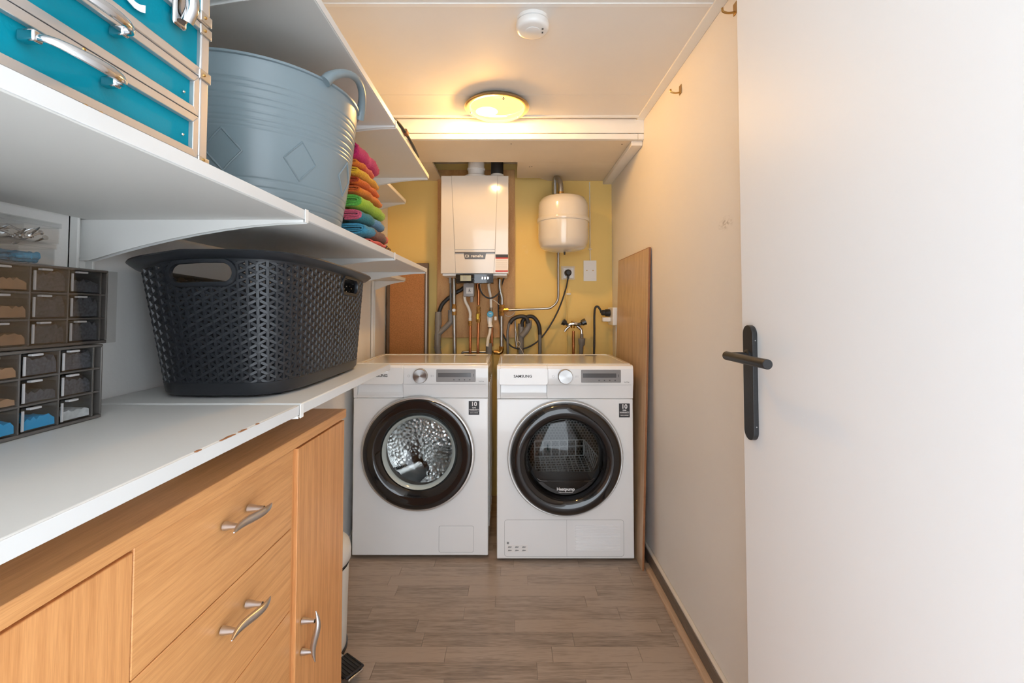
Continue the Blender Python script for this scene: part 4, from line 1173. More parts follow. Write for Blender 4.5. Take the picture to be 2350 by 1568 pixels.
# tap
tp = thing('water_tap', 'chrome double tap with black and blue knobs on a copper pipe', 'tap', (0.3641, 2.6500, 0.8397))
pipe('pipe', [(0.3642, 2.6650, 0.9702), (0.3639, 2.6650, 0.8940), (0.3634, 2.6650, 0.7926)], .0075, 'copper', tp)
MB().tube([(0.3256, 2.6400, 1.0041), (0.3459, 2.6400, 1.0117), (0.3661, 2.6400, 1.0142), (0.3863, 2.6400, 1.0117), (0.4064, 2.6400, 1.0041)], [.008, .011, .014, .011, .008], 14).build('tap_body', 'chrome', tp)
q = (0.3585, 2.6400, 1.0193); MB().lathe([(.0, .010), (.008, .008), (.013, .0), (.014, -.012), (.010, -.03)], 16, 'z', (q[0], 2.645, q[2])).build('bonnet', 'brass', tp)
pipe('spout', [(0.3395, 2.6300, 1.0020), (0.3243, 2.6300, 0.9894), (0.3142, 2.6300, 0.9794), (0.3092, 2.6300, 0.9694)], .0075, 'chrome', tp, 5, 12)
pipe('spout', [(0.3797, 2.6300, 1.0020), (0.3947, 2.6300, 0.9894), (0.4047, 2.6300, 0.9794), (0.4071, 2.6300, 0.9518)], .0085, 'chrome', tp, 5, 12)
for a, b in ([(0.3282, 2.6200, 1.0074), (0.2957, 2.6200, 1.0274)], [(0.3858, 2.6200, 1.0099), (0.4285, 2.6200, 1.0274)]):
    a, b = Vector(a), Vector(b)
    kn = MB().tube([a, a.lerp(b, .35), a.lerp(b, .5), b], [.007, .008, .0165, .0195], 10).build('knob', 'black_plastic', tp)
    MB().tube([b + (b - a) * .0, b + (b - a) * .03], [.0095, .0095], 12).build('knob_cap', 'blue_knob', kn)
wt = thing('washer_trap', 'grey plastic siphon under the right tap outlet', 'pipe', (0.4056, 2.6400, 0.8407))
MB().tube([(0.4071, 2.6300, 0.9568), (0.4070, 2.6300, 0.9318), (0.4070, 2.6300, 0.9293), (0.4068, 2.6300, 0.8967), (0.4043, 2.6300, 0.8842), (0.4013, 2.6300, 0.7967)], [.009, .010, .021, .019, .0125, .0115], 16).build('siphon', 'pvc_grey', wt)

# socket strip on the right wall with plug and adapter
rs = thing('surface_socket', 'white surface-mounted socket box on the right wall beside the oak panel', 'socket', (XR, 2.60, 1.07))
s0, s1 = (0.5900, 2.6562, 1.1076), (0.5700, 2.4330, 1.0163)
MB().box(.565, XR, 2.53, 2.66, 1.008, 1.108).build('box', 'white_plastic', rs, bevel=.004)
MB().box(.590, XR, 2.57, 2.60, .62, 1.008).build('conduit', 'white_plastic', rs, bevel=.002)
rc = thing('appliance_cord', 'black appliance cord with round plug rising behind the dryer', 'cord', (0.4739, 2.6000, 0.8446))
q = (0.5524, 2.6000, 1.0776)
MB().lathe([(.0, -.052), (.010, -.052), (.016, -.044), (.016, -.030), (.021, -.026), (.021, -.004), (.017, 0)], 20, 'x', (.565, 2.60, q[2])).build('plug', 'black_rubber', rc)
pipe('cable', [(.515, 2.60, q[2])] + [(0.5102, 2.6000, 1.0925), (0.4954, 2.6000, 1.1124), (0.4804, 2.6000, 1.1050), (0.4752, 2.6000, 1.0602), (0.4745, 2.6000, 0.9485), (0.4711, 2.6000, 0.8001)], .0062, 'black_rubber', rc, 6, 10)
ad = (0.5472, 2.6000, 1.0403)
tag(MB().box(ad[0] - .027, .565, 2.585, 2.62, ad[2] - .013, ad[2] + .012).build('adapter', 'white_plastic', None, bevel=.003), 'small white plug adapter below the black plug', 'adapter')

# ---------------------------------------------------------------- panel and boards leaning on walls
tp_, bt_ = .602, .560
lp = thing('laminate_panel', 'tall oak laminate panel leaning on the right wall beside the dryer', 'panel', (.56, 2.2, 0))
def lean(x, z): return bt_ + (tp_ - bt_) * z / 1.365 + x
pm = MB(); y0, y1 = 1.945, 2.50
pm.hexa([(lean(-.010, 0), y0, .001), (lean(-.002, 0), y0, .001), (lean(-.002, 0), y1, .001), (lean(-.010, 0), y1, .001),
         (lean(-.010, 1.365), y0, 1.365), (lean(-.002, 1.365), y0, 1.365), (lean(-.002, 1.365), y1, 1.365), (lean(-.010, 1.365), y1, 1.365)])
pm.build('board', 'panel_edge', lp)
pm = MB(); e = .0015
pm.hexa([(lean(-.0112, 0), y0 + e, .003), (lean(-.0098, 0), y0 + e, .003), (lean(-.0098, 0), y1 - e, .003), (lean(-.0112, 0), y1 - e, .003),
         (lean(-.0112, 1.365), y0 + e, 1.362), (lean(-.0098, 1.365), y0 + e, 1.362), (lean(-.0098, 1.365), y1 - e, 1.362), (lean(-.0112, 1.365), y1 - e, 1.362)])
pm.build('decor_face', 'oak_panel', lp)

ck = thing('cork_board', 'cork pinboard with dark wooden frame standing behind the washing machine', 'pinboard', (-.60, 2.69, .80))
MB().box(-.715, -.497, 2.672, 2.682, .80, 1.352).build('cork', 'cork', ck)
MB().box(-.730, -.486, 2.668, 2.690, 1.337, 1.369).build('frame_bar', 'frame_walnut', ck, bevel=.002)
MB().box(-.507, -.486, 2.660, 2.690, .80, 1.3365).build('frame_bar', 'frame_walnut', ck, bevel=.002)
MB().box(-.500, -.492, 2.6565, 2.662, .80, 1.3365).build('frame_lip', 'aluminium', ck, bevel=.001)
MB().box(-.730, -.712, 2.668, 2.690, .80, 1.3365).build('frame_bar', 'frame_walnut', ck, bevel=.002)
MB().box(-.730, -.486, 2.668, 2.690, .775, .80).build('frame_bar', 'frame_walnut', ck, bevel=.002)

# ---------------------------------------------------------------- pedal bin
bc = (-.652, 1.50)
bn = thing('pedal_bin', 'cream pedal bin tucked between the dresser and the washing machine', 'bin', (bc[0], bc[1], 0))
MB().lathe([(.0, .004), (.112, .004), (.115, .008), (.121, .268)], 48, 'z', (*bc, 0)).build('body', 'bin_cream', bn)
MB().lathe([(.116, .0), (.119, .0), (.119, .010), (.116, .012)], 48, 'z', (*bc, 0)).build('base_ring', 'black_plastic', bn)
MB().lathe([(.119, .268), (.119, .282)], 48, 'z', (*bc, 0)).build('gap_band', 'black_plastic', bn)
MB().lathe([(.123, .280), (.1265, .284), (.1265, .312), (.122, .330), (.105, .344), (.06, .352), (.0, .354)], 48, 'z', (*bc, 0)).build('lid', 'bin_cream', bn, angle=1.0)
d = (Vector((-.475, 1.385)) - Vector(bc)).normalized(); n = Vector((-d.y, d.x))
def pd(u, w, z): return (bc[0] + d.x * u + n.x * w, bc[1] + d.y * u + n.y * w, z)
MB().hexa([pd(.10, -.022, .030), pd(.10, .022, .030), pd(.235, .026, .020), pd(.235, -.026, .020), pd(.10, -.022, .036), pd(.10, .022, .036), pd(.235, .026, .027), pd(.235, -.026, .027)]).build('pedal_arm', 'brushed_steel', bn, bevel=.002)
pdl = MB().hexa([pd(.155, -.030, .034), pd(.155, .030, .034), pd(.232, .032, .028), pd(.232, -.032, .028), pd(.155, -.030, .041), pd(.155, .030, .041), pd(.232, .032, .035), pd(.232, -.032, .035)]).build('pedal_pad', 'black_rubber', bn, bevel=.003)
for k in range(6):
    w = -.025 + k * .010
    MB().hexa([pd(.160, w - .0015, .0402), pd(.160, w + .0015, .0402), pd(.228, w + .0015, .0352), pd(.228, w - .0015, .0352), pd(.160, w - .0015, .0428), pd(.160, w + .0015, .0428), pd(.228, w + .0015, .0376), pd(.228, w - .0015, .0376)]).build('tread', 'black_plastic', pdl)
MB().tube([pd(.120, 0, .0), pd(.19, 0, .0)], .012, 10).build('pedal_foot', 'black_plastic', bn)

# ---------------------------------------------------------------- black laundry basket
def sup(t, cx, cy, a, b, n=4.4):
    c, s = math.cos(t), math.sin(t)
    return (cx + a * math.copysign(abs(c) ** (2 / n), c), cy + b * math.copysign(abs(s) ** (2 / n), s))
BT, BB = (-.5430, 1.042, .152, .255), (-.5300, 1.045, .124, .232)
ZB0 = .9455
_raw = [2 * PI * k / 1440 for k in range(1441)]
_len = [0.0]
for k in range(1440):
    p, q = sup(_raw[k], *[(u + v) / 2 for u, v in zip(BT, BB)]), sup(_raw[k + 1], *[(u + v) / 2 for u, v in zip(BT, BB)])
    _len.append(_len[-1] + math.hypot(p[0] - q[0], p[1] - q[1]))
PER = _len[-1]
def ang_at(s):
    s = s % PER
    lo, hi = 0, 1440
    while hi - lo > 1:
        md = (lo + hi) // 2
        if _len[md] <= s: lo = md
        else: hi = md
    f = (s - _len[lo]) / max(1e-9, _len[hi] - _len[lo])
    return _raw[lo] + (_raw[hi] - _raw[lo]) * f
def rimz(y, x=-.5): return 1.199 - .034 * (y - .78) - .15 * max(0, -.56 - x)
def bs(s, v, off=0.0):
    """point on the basket wall: s along the girth, v 0 bottom .. 1 rim"""
    t = ang_at(s)
    pr = [b + (a - b) * v for a, b in zip(BT, BB)]
    p = sup(t, *pr)
    q = sup(t + .004, *pr)
    tx, ty = q[0] - p[0], q[1] - p[1]
    L = math.hypot(tx, ty) or 1
    nx, ny = ty / L, -tx / L
    z = ZB0 + (rimz(p[1], p[0]) - ZB0) * v
    return Vector((p[0] + nx * off, p[1] + ny * off, z)), Vector((nx, ny, .0))
bk = thing('laundry_basket', 'black plastic laundry basket with woven Y-pattern walls and cut-out handles', 'basket', (-.53, 1.045, .940))
NC = 92
da = PER / NC
NR = 14
v0, v1 = .085, .955
dv = (v1 - v0) / NR
H_ = .245
handles = []
def near_s(tx_, ty_):
    best = min(range(0, 720), key=lambda k: (bs(PER * k / 720, .85)[0].x - tx_) ** 2 + (bs(PER * k / 720, .85)[0].y - ty_) ** 2)
    return PER * best / 720
for hx, hy in ((-.537, .79), (-.395, 1.105), (-.54, 1.29), (-.70, 1.04)):
    handles.append((near_s(hx, hy), .862))
def in_handle(s, v, grow=0.0):
    for hs, hv in handles:
        ds = (s - hs + PER / 2) % PER - PER / 2
        dz = (v - hv) * H_
        ex_ = max(0, abs(ds) - .034)
        if math.hypot(ex_, dz) < .0165 + grow: return True
    return False
lat = MB()
def bar(s0, va, s1, vb, w, o0, o1, th=.0036):
    p0, n0 = bs(s0, va, o0); p1, n1 = bs(s1, vb, o1)
    d = (p1 - p0).normalized()
    a, b = n0.cross(d).normalized() * (w / 2), n1.cross(d).normalized() * (w / 2)
    i0, i1 = n0 * th, n1 * th
    # top face slightly narrower, so that each bar catches the light
    k = .62
    lat.hexa([p0 - a - i0, p0 + a - i0, p1 + b - i1, p1 - b - i1, p0 - a * k, p0 + a * k, p1 + b * k, p1 - b * k])
for i in range(NC):
    s = i * da
    off = .5 if i % 2 else 0.0
    for r_ in range(-1, NR + 1):
        va = v0 + (r_ + off) * dv
        if va > v1 + .002: continue
        # stem
        lo = max(v0, va - dv)
        if va > v0 and not in_handle(s, (lo + va) / 2, .006):
            bar(s, lo, s, min(va, v1), .0076, .0004, .0016)
        # two arms
        vb = va + dv * .5
        if va >= v0 - .001 and vb <= v1 + .02:
            for sg in (-1, 1):
                if not in_handle(s + sg * da / 2, (va + vb) / 2, .005):
                    bar(s, va, s + sg * da, vb, .0074, .0016, -.0006)
lat.build('woven_wall', 'basket_black', bk, angle=.9)
NS = 160
def sweep(prof, name, par, m='basket_black'):
    rows = []
    for k in range(NS):
        s = PER * k / NS
        row = []
        for off, v, dz in prof:
            p, n = bs(s, v, off)
            row.append(p + Vector((0, 0, dz)))
        rows.append(row)
    return MB().grid(rows, closeu=True, closev=True).build(name, m, par, angle=1.0)
sweep([(-.004, .94, 0), (.001, .94, 0), (.003, .965, 0), (.007, .985, .001), (.014, 1.0, .002), (.019, 1.0, .003), (.0205, 1.0, .000), (.017, 1.0, -.003), (.009, .985, -.006), (.0, .97, -.004)], 'rim', bk)
sweep([(-.008, 0, .002), (-.003, 0, .0), (.001, .02, 0), (.002, .09, 0), (-.003, .10, 0), (-.006, .03, 0)], 'base_band', bk)
fl_ = [tuple(bs(PER * k / NS, .012, -.004)[0]) for k in range(NS)]
MB().add(fl_, [tuple(range(NS))]).build('basket_floor', 'basket_black', bk)
for hs, hv in handles:
    ro = []
    for k in range(48):
        a = 2 * PI * k / 48
        ca, sa = math.cos(a), math.sin(a)
        row = []
        for rr, off in ((.0155, .001), (.0165, .0042), (.0225, .0042), (.0245, .0005), (.0230, -.004), (.0160, -.004)):
            ss = hs + math.copysign(.034, ca) + rr * ca if abs(ca) > 1e-6 else hs
            row.append(bs(ss, hv + rr * sa / H_, off)[0])
        ro.append(row)
    MB().grid(ro, closeu=True, closev=True).build('handle_frame', 'basket_black', bk, angle=1.0)
for fx, fy in ((-.62, .87), (-.445, .87), (-.62, 1.22), (-.445, 1.22)):
    MB().lathe([(.0, .940), (.010, .940), (.012, .943), (.012, .950)], 14, 'z', (fx, fy, 0)).build('foot', 'basket_black', bk)

# ---------------------------------------------------------------- grey flexible tub
tc = (-.540, .960, 1.2705)
tub = thing('flexible_tub', 'blue-grey flexible plastic tub with embossed diamonds and loop handles', 'tub', tc)
def tr(h):       # radius at a height above the shelf
    u = h / .269
    return .166 + .034 * u + .004 * math.sin(u * PI)
prof = [(.0, .0), (.155, .0), (.163, .003)]
hs_ = [.006 + .263 * k / 60 for k in range(61)]
grooves = [.020, .033, .048, .063, .150, .158, .166, .178, .193, .204, .219, .230]
for h in hs_:
    g = 0
    for q in grooves:
        g -= .0011 * math.exp(-((h - q) / .0016) ** 2)
    prof.append((tr(h) + g, h))
prof += [(tr(.269) + .004, .270), (tr(.269) + .004, .274), (tr(.269) - .004, .274), (tr(.26) - .005, .262), (.160, .008), (.0, .006)]
# finer sampling around the grooves
prof2 = []
for (r0, h0), (r1, h1) in zip(prof, prof[1:]):
    prof2.append((r0, h0))
    if 0 < h1 - h0 < .01 and h0 > .004:
        for f in (.25, .5, .75):
            h = h0 + (h1 - h0) * f
            if h < .269:
                g = sum(-.0011 * math.exp(-((h - q) / .0016) ** 2) for q in grooves)
                prof2.append((tr(h) + g, h))
prof2.append(prof[-1])
MB().lathe(prof2, 96, 'z', tc).build('tub_body', 'tub_blue_grey', tub, angle=1.2)
for a in range(-158, 180, 40):
    pts = []
    for k in range(4):
        for q in range(6):
            f = q / 6
            c4 = [(0, .036), (9.6, 0), (0, -.036), (-9.6, 0)]
            u = (c4[k][0] * (1 - f) + c4[(k + 1) % 4][0] * f, c4[k][1] * (1 - f) + c4[(k + 1) % 4][1] * f)
            h = .107 + u[1]; an = R(a + u[0]); rr = tr(h) + .0002
            pts.append((tc[0] + rr * math.cos(an), tc[1] + rr * math.sin(an), tc[2] + h))
    pts.append(pts[0])
    MB().tube(pts, .0018, 6, caps=False).build('diamond', 'tub_blue_grey', tub)
for a0 in (-3, 177):
    pts, rs = [], []
    for k in range(21):
        u = k / 20
        an = R(a0 - 25 + 50 * u)
        lift = math.sin(u * PI) ** .7
        rr = tr(.269) + .004 + .010 * lift
        pts.append((tc[0] + rr * math.cos(an), tc[1] + rr * math.sin(an), tc[2] + .268 + .047 * lift))
        rs.append(.0075 + .004 * abs(2 * u - 1) ** 3)
    MB().tube(pts, rs, 12).build('loop_handle', 'tub_blue_grey', tub)

# ---------------------------------------------------------------- stack of towels
def towel(label, z0, z1, y0, y1, m, xf=-.372, w=.10, turns=2.2, lean=0.0, flat=False):
    mb = MB()
    hz = (z1 - z0) / 2; zc_ = (z0 + z1) / 2
    hx = w / 2; xc = xf - hx
    th = hz / (turns + .5) * .82
    outer, inner = [], []
    n = int(26 * turns)
    for k in range(n + 1):
        ph = 2 * PI * turns * k / n
        f = (turns * 2 * PI - ph) / (turns * 2 * PI)        # 1 outside, 0 inside
        shr = hz * (1 - f) * .86
        A, B = hx - shr, hz - shr
        a = -PI / 2 + ph if not flat else -PI / 2 + ph
        ca, sa = math.cos(a), math.sin(a)
        e = .55
        cx_ = math.copysign(abs(ca) ** e, ca); sz_ = math.copysign(abs(sa) ** .8, sa)
        outer.append((A * cx_, B * sz_)); inner.append(((A - th) * cx_, max(.0005, B - th) * sz_))
    loop = outer + inner[::-1]
    rows = []
    N = 14
    for q in range(N + 1):
        u = q / N
        yy = y0 + (y1 - y0) * u
        puff = 1 - .16 * (abs(2 * u - 1) ** 6)
        row = []
        for i, (a, b) in enumerate(loop):
            wob = .0016 * math.sin(17 * u + a * 60) + .0011 * math.sin(31 * u + 5 * b * 100)
            row.append((xc + a * puff + wob + lean * u, yy + .004 * math.sin(a * 40), zc_ + b * puff + wob * .6))
        rows.append(row)
    mb.grid(rows, closev=True)
    L = len(loop)
    base = 0
    half = L // 2
    for q in (0, N):          # end caps as strips across the folded cloth
        for i in range(half - 1):
            mb.f.append((q * L + i, q * L + i + 1, q * L + L - 2 - i, q * L + L - 1 - i))
    o = mb.build('towel', m, None, angle=1.4)
    return tag(o, label, 'towel', 'folded towels on the middle shelf')
CORAL, BLK, AMB = (.80, .13, .09), (.02, .015, .01), (.75, .36, .02)
terry('towel_tiger', [(0, CORAL), (.60, BLK), (.64, AMB), (.69, BLK), (.74, AMB), (.78, BLK), (.84, AMB), (.88, BLK)])
terry('towel_brown', [(0, (.05, .27, .42)), (.30, (.20, .10, .06)), (.86, CORAL)])
terry('towel_teal', [(0, (.62, .10, .17)), (.06, (.02, .20, .24)), (.48, (.10, .28, .50))])
terry('towel_lime', [(0, (.10, .40, .05)), (.07, (.36, .55, .02))])
terry('towel_orange', [(0, (.60, .10, .01)), (.05, (.82, .22, .01))])
terry('towel_rust', [(0, (.45, .05, .01)), (.06, (.80, .17, .01))])
terry('towel_yellow', [(0, (.85, .45, .02)), (.5, (.80, .40, .02))])
terry('towel_coral', [(0, (.85, .22, .02)), (.35, (.85, .17, .08))])
terry('towel_magenta', [(0, (.40, .01, .09)), (.04, (.55, .012, .12)), (.45, (.62, .03, .16)), (.56, (.50, .01, .11))])
towel('coral towel with tiger-striped end, lowest in the towel stack', 1.2712, 1.289, 1.195, 1.385, 'towel_tiger', -.360, turns=1.2)
towel('brown and blue rolled towel above the tiger-striped one', 1.2895, 1.325, 1.160, 1.375, 'towel_brown', -.366)
towel('teal and blue rolled towel with pink inside', 1.3255, 1.359, 1.150, 1.362, 'towel_teal', -.374)
towel('lime green rolled towel in the middle of the stack', 1.3595, 1.396, 1.145, 1.368, 'towel_lime', -.374)
towel('bright orange folded towel resting on the lime green one', 1.3965, 1.421, 1.150, 1.352, 'towel_orange', -.378, turns=1.3)
towel('rust orange folded towel under the yellow one', 1.4215, 1.443, 1.150, 1.332, 'towel_rust', -.381, turns=1.3)
towel('golden yellow folded towel', 1.4435, 1.468, 1.145, 1.328, 'towel_yellow', -.381, turns=1.3)
towel('thin coral orange folded towel under the magenta roll', 1.4685, 1.486, 1.145, 1.290, 'towel_coral', -.384, turns=1.2)
towel('magenta rolled towel on top of the stack', 1.4865, 1.532, 1.140, 1.335, 'towel_magenta', -.384, w=.075, turns=2.0)

# ---------------------------------------------------------------- teal aluminium case
XF = -.364
cs_ = thing('beauty_case', 'teal case with aluminium edges, two drawers and chrome handles', 'case', (-.48, .36, 1.2705))
ya, yb = .18, .5375
MB().box(-.600, XF - .004, ya + .003, yb - .003, 1.274, 1.434).build('case_body', 'teal_vinyl', cs_, bevel=.002)
MB().box(-.600, XF - .001, ya + .003, yb - .003, 1.4365, 1.520).build('lid', 'teal_vinyl', cs_, bevel=.002)
for y0, y1 in ((yb - .0145, yb), (ya, ya + .0145)):
    MB().box(XF - .016, XF + .001, y0, y1, 1.2715, 1.434).build('corner_post', 'aluminium', cs_, bevel=.002, seg=3)
    MB().box(XF - .016, XF + .001, y0, y1, 1.4365, 1.522).build('corner_post', 'aluminium', cs_, bevel=.002, seg=3)
    MB().box(-.604, -.588, y0, y1, 1.2715, 1.522).build('corner_post', 'aluminium', cs_, bevel=.002)
MB().box(XF - .010, XF + .0015, ya + .01, yb - .0145, 1.3705, 1.3815).build('rail', 'aluminium', cs_, bevel=.0015)
MB().box(XF - .010, XF + .0015, ya + .01, yb - .002, 1.4265, 1.4345).build('rail', 'aluminium', cs_, bevel=.0015)
MB().box(XF - .010, XF + .0018, ya + .01, yb - .002, 1.4362, 1.4460).build('rail', 'aluminium', cs_, bevel=.0015)
MB().box(XF - .012, XF - .002, ya + .01, yb - .002, 1.2708, 1.2740).build('rail', 'aluminium', cs_, bevel=.001)
for zz in (1.2708, 1.434):
    MB().box(-.600, XF - .002, yb - .006, yb, zz, zz + .012).build('rail', 'aluminium', cs_, bevel=.0015)
def cdrawer(z0, z1, hz, hy0, hy1):
    y0, y1 = ya + .0165, yb - .0165
    d = MB().box(XF - .012, XF - .002, y0 + .004, y1 - .004, z0 + .003, z1 - .003).build('drawer', 'teal_vinyl', cs_)
    d.parent = cs_
    d.data.transform(wm(cs_).inverted())
    fw, sw = .0085, .0085
    pl = [((y0, z0), (y1, z0), (y1 - sw, z0 + fw), (y0 + sw, z0 + fw)), ((y0, z1 - .0), (y1, z1), (y1 - sw, z1 - fw), (y0 + sw, z1 - fw)),
          ((y1, z0), (y1, z1), (y1 - sw, z1 - fw), (y1 - sw, z0 + fw)), ((y0, z0), (y0, z1), (y0 + sw, z1 - fw), (y0 + sw, z0 + fw))]
    for p in pl:
        MB().prism(p, XF - .008, XF + .0012, axis='x').build('drawer_frame', 'aluminium', d, bevel=.0006)
    # chrome bow handle on two square mounts
    n = 24
    pts, rs = [], []
    for k in range(n + 1):
        u = k / n
        out = .010 + .022 * math.sin(u * PI) ** .6
        e = abs(2 * u - 1)
        pts.append((XF + out, hy0 + (hy1 - hy0) * u + (.005 if u > .5 else -.005) * math.sin(u * PI) ** .5 * (1 - (1 - e) ** .5), hz - .006 * math.sin(u * PI)))
        rs.append(.0034 + .0024 * math.sin(u * PI))
    h = MB().tube(pts, rs, 14, flat=.55, up=(1, 0, 0)).build('handle', 'chrome', d)
    for yy in (hy0, hy1):
        MB().box(XF - .002, XF + .0115, yy - .004, yy + .004, hz - .0045, hz + .0045).build('handle_mount', 'chrome', h, bevel=.0015)
    for yy in (y1 - .021,):
        MB().lathe([(.0016, 0), (.0016, .0008), (.001, .0016), (.0, .0018)], 12, 'x', (XF - .002, yy, (z0 + z1) / 2 - .004)).build('rivet', 'chrome', d)
    return d
cdrawer(1.3232, 1.3695, 1.3535, .339, .4085)
cdrawer(1.2740, 1.3222, 1.3030, .333, .402)
for y, z, hh in ((.5285, 1.3745, .006), (.5285, 1.4280, .006), (.5285, 1.4435, .006), (.5300, 1.2745, .0036)):
    b_ = MB().box(XF, XF + .0028, y - .009, yb + .0012, z - hh, z + hh).build('corner_bracket', 'brushed_steel', cs_, bevel=.0012)
    MB().box(XF - .012, XF + .0028, yb, yb + .0015, z - hh, z + hh).build('bracket_return', 'brushed_steel', b_, bevel=.0006)
    MB().lathe([(.0018, 0), (.0018, .0008), (.001, .0016), (.0, .0018)], 12, 'x', (XF + .0028, y - .002, z)).build('rivet', 'brass', b_)
for yy, z in ((.3825, 1.2722), (.397, 1.2722), (.3795, 1.3195)):
    MB().lathe([(.0016, 0), (.0016, .0008), (.001, .0016), (.0, .0018)], 12, 'x', (XF + .0005, yy, z + .001)).build('rivet', 'brass', cs_)
lt = MB().box(XF, XF + .006, .4745, .4935, 1.4060, 1.4600).build('latch', 'chrome', cs_, bevel=.003, seg=3)
MB().tube(smoothpath([(XF + .005, .486, 1.455), (XF + .014, .486, 1.445), (XF + .016, .486, 1.428), (XF + .010, .486, 1.412)], 6), .0065, 14, flat=1.0).build('latch_lever', 'chrome', lt)
text('lettering', 'C', .046, 'print_white', cs_, (XF - .0005, .428, 1.4065), rot=(PI / 2, 0, PI / 2), bold=.0012)

# ---------------------------------------------------------------- drawer organisers
def organiser(label, xf, yend, z0, z1, rows, ycols, yn, cover=False):
    t = thing('drawer_organiser', label, 'organiser', ((xf + XL) / 2, (yend + yn) / 2, z0))
    xb = XL + .006
    def B(nm, *a, m='organiser_grey', par=t, bev=.0012): return MB().box(*a).build(nm, m, par, bevel=bev)
    B('bottom', xb, xf, yn, yend, z0, z0 + .0045)
    B('top', xb, xf, yn, yend, z1 - .004, z1)
    B('side', xb, xf, yend - .003, yend, z0 + .0045, z1 - .004)
    B('side', xb, xf, yn, yn + .003, z0 + .0045, z1 - .004)
    B('back', xb, xb + .003, yn + .003, yend - .003, z0 + .0045, z1 - .004, m='organiser_back')
    for a, b in zip(rows, rows[1:]):
        B('divider', xb + .003, xf - .001, yn + .003, yend - .003, b[1] + .0002, a[0] - .0002)
    for q in ycols[1:]:
        B('divider', xb + .003, xf - .001, q[1] + .0002, q[2] - .0002, z0 + .0045, z1 - .004, bev=.0005)
    B('divider', xb + .003, xf - .0015, ycols[0][1] + .0002, ycols[0][1] + .0030, z0 + .0045, z1 - .004, bev=.0005)
    for ri, (lo, hi) in enumerate(rows):
        for ci, q in enumerate(ycols):
            ylo, yhi = q[0], q[1]
            d = MB()
            d.box(xf - .0016, xf + .0004, ylo + .0006, yhi - .0006, lo + .0006, hi - .0006)
            d = d.build('drawer', 'clear_plastic', t)
            MB().box(xf - .100, xf - .0016, ylo + .0010, ylo + .0022, lo + .001, hi - .006).build('drawer_side', 'clear_plastic', d)
            MB().box(xf - .100, xf - .0016, yhi - .0022, yhi - .0010, lo + .001, hi - .006).build('drawer_side', 'clear_plastic', d)
            MB().box(xf - .100, xf - .0016, ylo + .0022, yhi - .0022, lo + .0008, lo + .0018).build('drawer_floor', 'clear_plastic', d)
            MB().box(xf, xf + .0060, ylo + .006, ylo + .020, hi - .0035, hi - .0008).build('pull_tab', 'tab_grey', d, bevel=.0006)
            MB().box(xf, xf + .0016, ylo + .0008, ylo + .0030, lo + .002, hi - .004).build('drawer_edge', 'tab_grey', d)
            kind = FILL[cover][ri][ci]
            if kind:
                fill, m_ = kind
                rr = random.Random(ri * 7 + ci + 50 * cover)
                hp = MB(); P_ = []
                for i in range(10):
                    row = []
                    for k in range(12):
                        u, w = i / 9, k / 11
                        e = min(1, 5 * (1 - u)) ** .4 * min(1, .5 + 6 * w, .5 + 6 * (1 - w)) ** .5
                        row.append((xf - .0024 - .092 * u, ylo + .0026 + (yhi - ylo - .0052) * w, lo + .0020 + (hi - lo - .004) * fill * e * (.75 + .35 * rr.random())))
                    P_.append(row)
                hp.grid(P_)
                # close the heap down to the drawer floor at the front
                fr_ = [P_[0][k] for k in range(12)]
                hp.add(fr_ + [(p[0] + .0004, p[1], lo + .0019) for p in fr_], [(k, k + 1, 13 + k, 12 + k) for k in range(11)])
                o = hp.build('contents', m_, d, angle=.3); o['kind'] = 'stuff'
    if cover:
        MB().box(xf + .0085, xf + .0100, yn, yend + .004, z0 + .001, z1 - .002).build('cover_panel', 'cover_clear', t)
    return t
mat('tab_grey', (.42, .42, .43), .35, var=.02)
thin_glass('cover_clear', (.90, .89, .88), .035, .02, .5)
mat('brown_card', (.34, .19, .10), .7, var=.15, vs=60)
mat('clear_bag', (.55, .58, .60), .2, var=.3, vs=60)
CH, BR, BLU, MIX = 'charcoal_plugs', 'brown_card', 'bright_blue', 'clear_bag'
FILL = {False: [[(.9, CH), (.85, CH), (.5, BR), (.4, BR)], [(.85, CH), (.5, CH), (.35, BR), (.3, BR)], [(.45, MIX), (.5, BLU), (.6, BLU), (.4, BLU)]],
        True: [[(.62, CH), (.9, CH), (.5, BR), (.4, BR)], [(.95, CH), (.95, CH), (.5, BR), (.4, BR)], [(.95, CH), (.9, CH), (.5, BR), (.4, BR)]]}
organiser('lower dark grey drawer organiser with clear drawers standing on the shelf', -.605, .6775, .9405, 1.0480,
          [(1.0145, 1.0440), (.9805, 1.0110), (.9460, .9770)],
          [(.6150, .6620, .6650), (.5655, .6125, .6150), (.5160, .5630, .5655), (.4665, .5135, .5160)], .420)
organiser('upper drawer organiser with clear drawers stacked on the lower one', -.612, .6905, 1.0485, 1.1580,
          [(1.1225, 1.1535), (1.0875, 1.1190), (1.0535, 1.0840)],
          [(.6310, .6780, .6810), (.5810, .6285, .6310), (.5310, .5785, .5810), (.4810, .5285, .5310)], .430, cover=True)

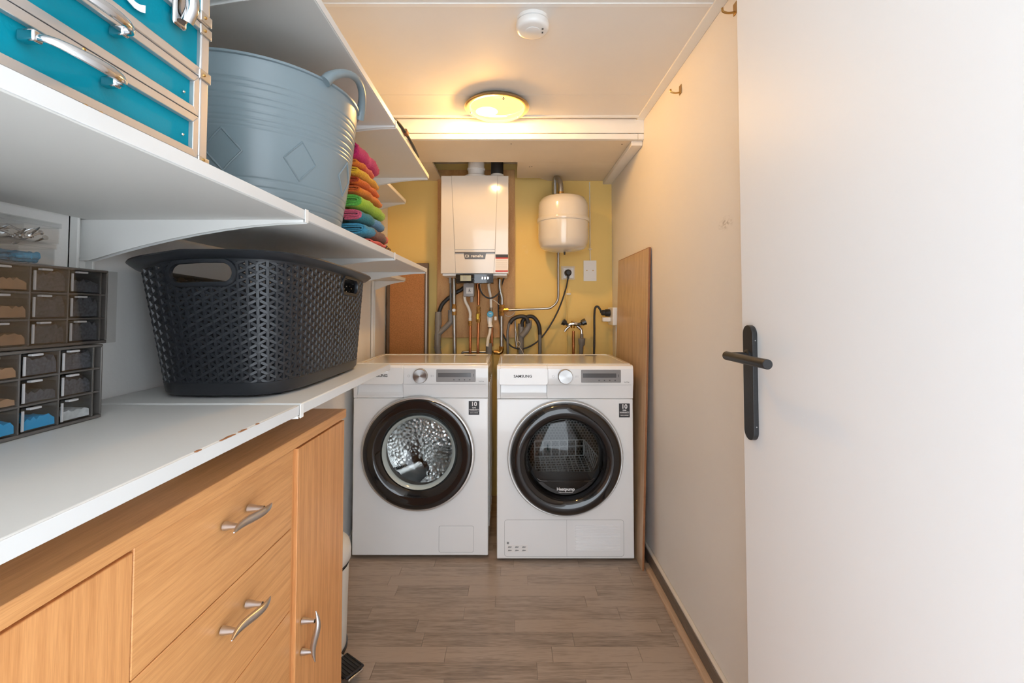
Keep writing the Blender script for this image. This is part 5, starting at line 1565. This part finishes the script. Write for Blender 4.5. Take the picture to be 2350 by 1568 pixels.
# two flat clear boxes with screws and wall plugs on top
def clear_box(label, z0, z1, yend, xf=-.618):
    t = thing('sorting_box', label, 'box', ((xf - .73) / 2, yend - .09, z0))
    y0 = yend - .20
    x0 = -.727
    m = MB(); m.box(x0, xf, y0, yend, z0, z0 + .0012); m.build('box_floor', 'clear_plastic', t)
    MB().box(xf - .0012, xf, y0, yend, z0 + .0012, z1 - .006).build('box_wall', 'clear_plastic', t)
    MB().box(x0, x0 + .0012, y0, yend, z0 + .0012, z1 - .006).build('box_wall', 'clear_plastic', t)
    MB().box(x0 + .0012, xf - .0012, yend - .0012, yend, z0 + .0012, z1 - .006).build('box_wall', 'clear_plastic', t)
    MB().box(x0 + .0012, xf - .0012, y0, y0 + .0012, z0 + .0012, z1 - .006).build('box_wall', 'clear_plastic', t)
    for q in (.045, .095): MB().box(x0 + .0012, xf - .0012, yend - q - .0006, yend - q + .0006, z0 + .0012, z1 - .008).build('partition', 'clear_plastic', t)
    l = MB().box(x0 - .001, xf + .0015, y0 - .001, yend + .0015, z1 - .0012, z1).build('lid', 'clear_plastic', t)
    MB().box(xf, xf + .0015, y0 - .001, yend + .0015, z1 - .007, z1 - .0012).build('lid_edge', 'clear_plastic', l)
    MB().box(x0, xf, yend, yend + .0015, z1 - .007, z1 - .0012).build('lid_edge', 'clear_plastic', l)
    return t
clear_box('lower clear plastic box with blue wall plugs on the organiser', 1.1585, 1.1875, .6140)
clear_box('upper clear plastic box with zinc screws, stacked on the lower box', 1.1880, 1.2165, .6195)
rr = random.Random(5)
sc0 = None
for k in range(44):
    if sc0 is None:
        sc0 = thing('screw', 'zinc-plated screw lying in the upper clear box', 'screw', group='screws in the upper clear box')
        MB().tube([(0, 0, 0), (0, 0, .002), (0, 0, .016), (0, 0, .020)], [.0016, .0015, .0013, .0002], 8).build('shank', 'screw_zinc', sc0, local=True)
        MB().lathe([(.0, -.0022), (.0034, -.0022), (.0034, -.0014), (.0016, .0)], 12, 'z').build('screw_head', 'screw_zinc', sc0, local=True)
        o = sc0
    else:
        o = copy_tree(sc0)
    c_ = rr.choice([0, 0, 1, 1, 2])
    o.location = (-.626 - .020 * rr.random(), .6195 - .008 - .05 * c_ - .030 * rr.random(), 1.1925 + .009 * rr.random())
    o.rotation_euler = (R(rr.uniform(50, 130)), R(rr.uniform(-30, 30)), R(rr.uniform(0, 360)))
pg0 = None
for k in range(36):
    if pg0 is None:
        pg0 = thing('wall_plug', 'blue ribbed plastic wall plug in the lower clear box', 'wall plug', group='wall plugs in the lower clear box')
        pr_ = [(.0, 0), (.0032, 0), (.0036, .001)]
        for q in range(6): pr_ += [(.0034, .003 + q * .0042), (.0030, .0055 + q * .0042)]
        pr_ += [(.0016, .030), (.0, .030)]
        MB().lathe(pr_, 10, 'z').build('plug_body', 'plug_blue', pg0, local=True)
        MB().lathe([(.0, -.0008), (.0042, -.0008), (.0042, .0004), (.003, .0006)], 12, 'z').build('plug_collar', 'plug_blue', pg0, local=True)
        o = pg0
    else:
        o = copy_tree(pg0)
    c_ = rr.choice([0, 0, 1, 1, 1])
    o.location = (-.627 - .03 * rr.random(), .6140 - .010 - .05 * c_ - .012 * rr.random(), 1.1640 + .009 * rr.random())
    o.rotation_euler = (R(rr.uniform(86, 98)), 0, R(rr.uniform(-40, 20)))
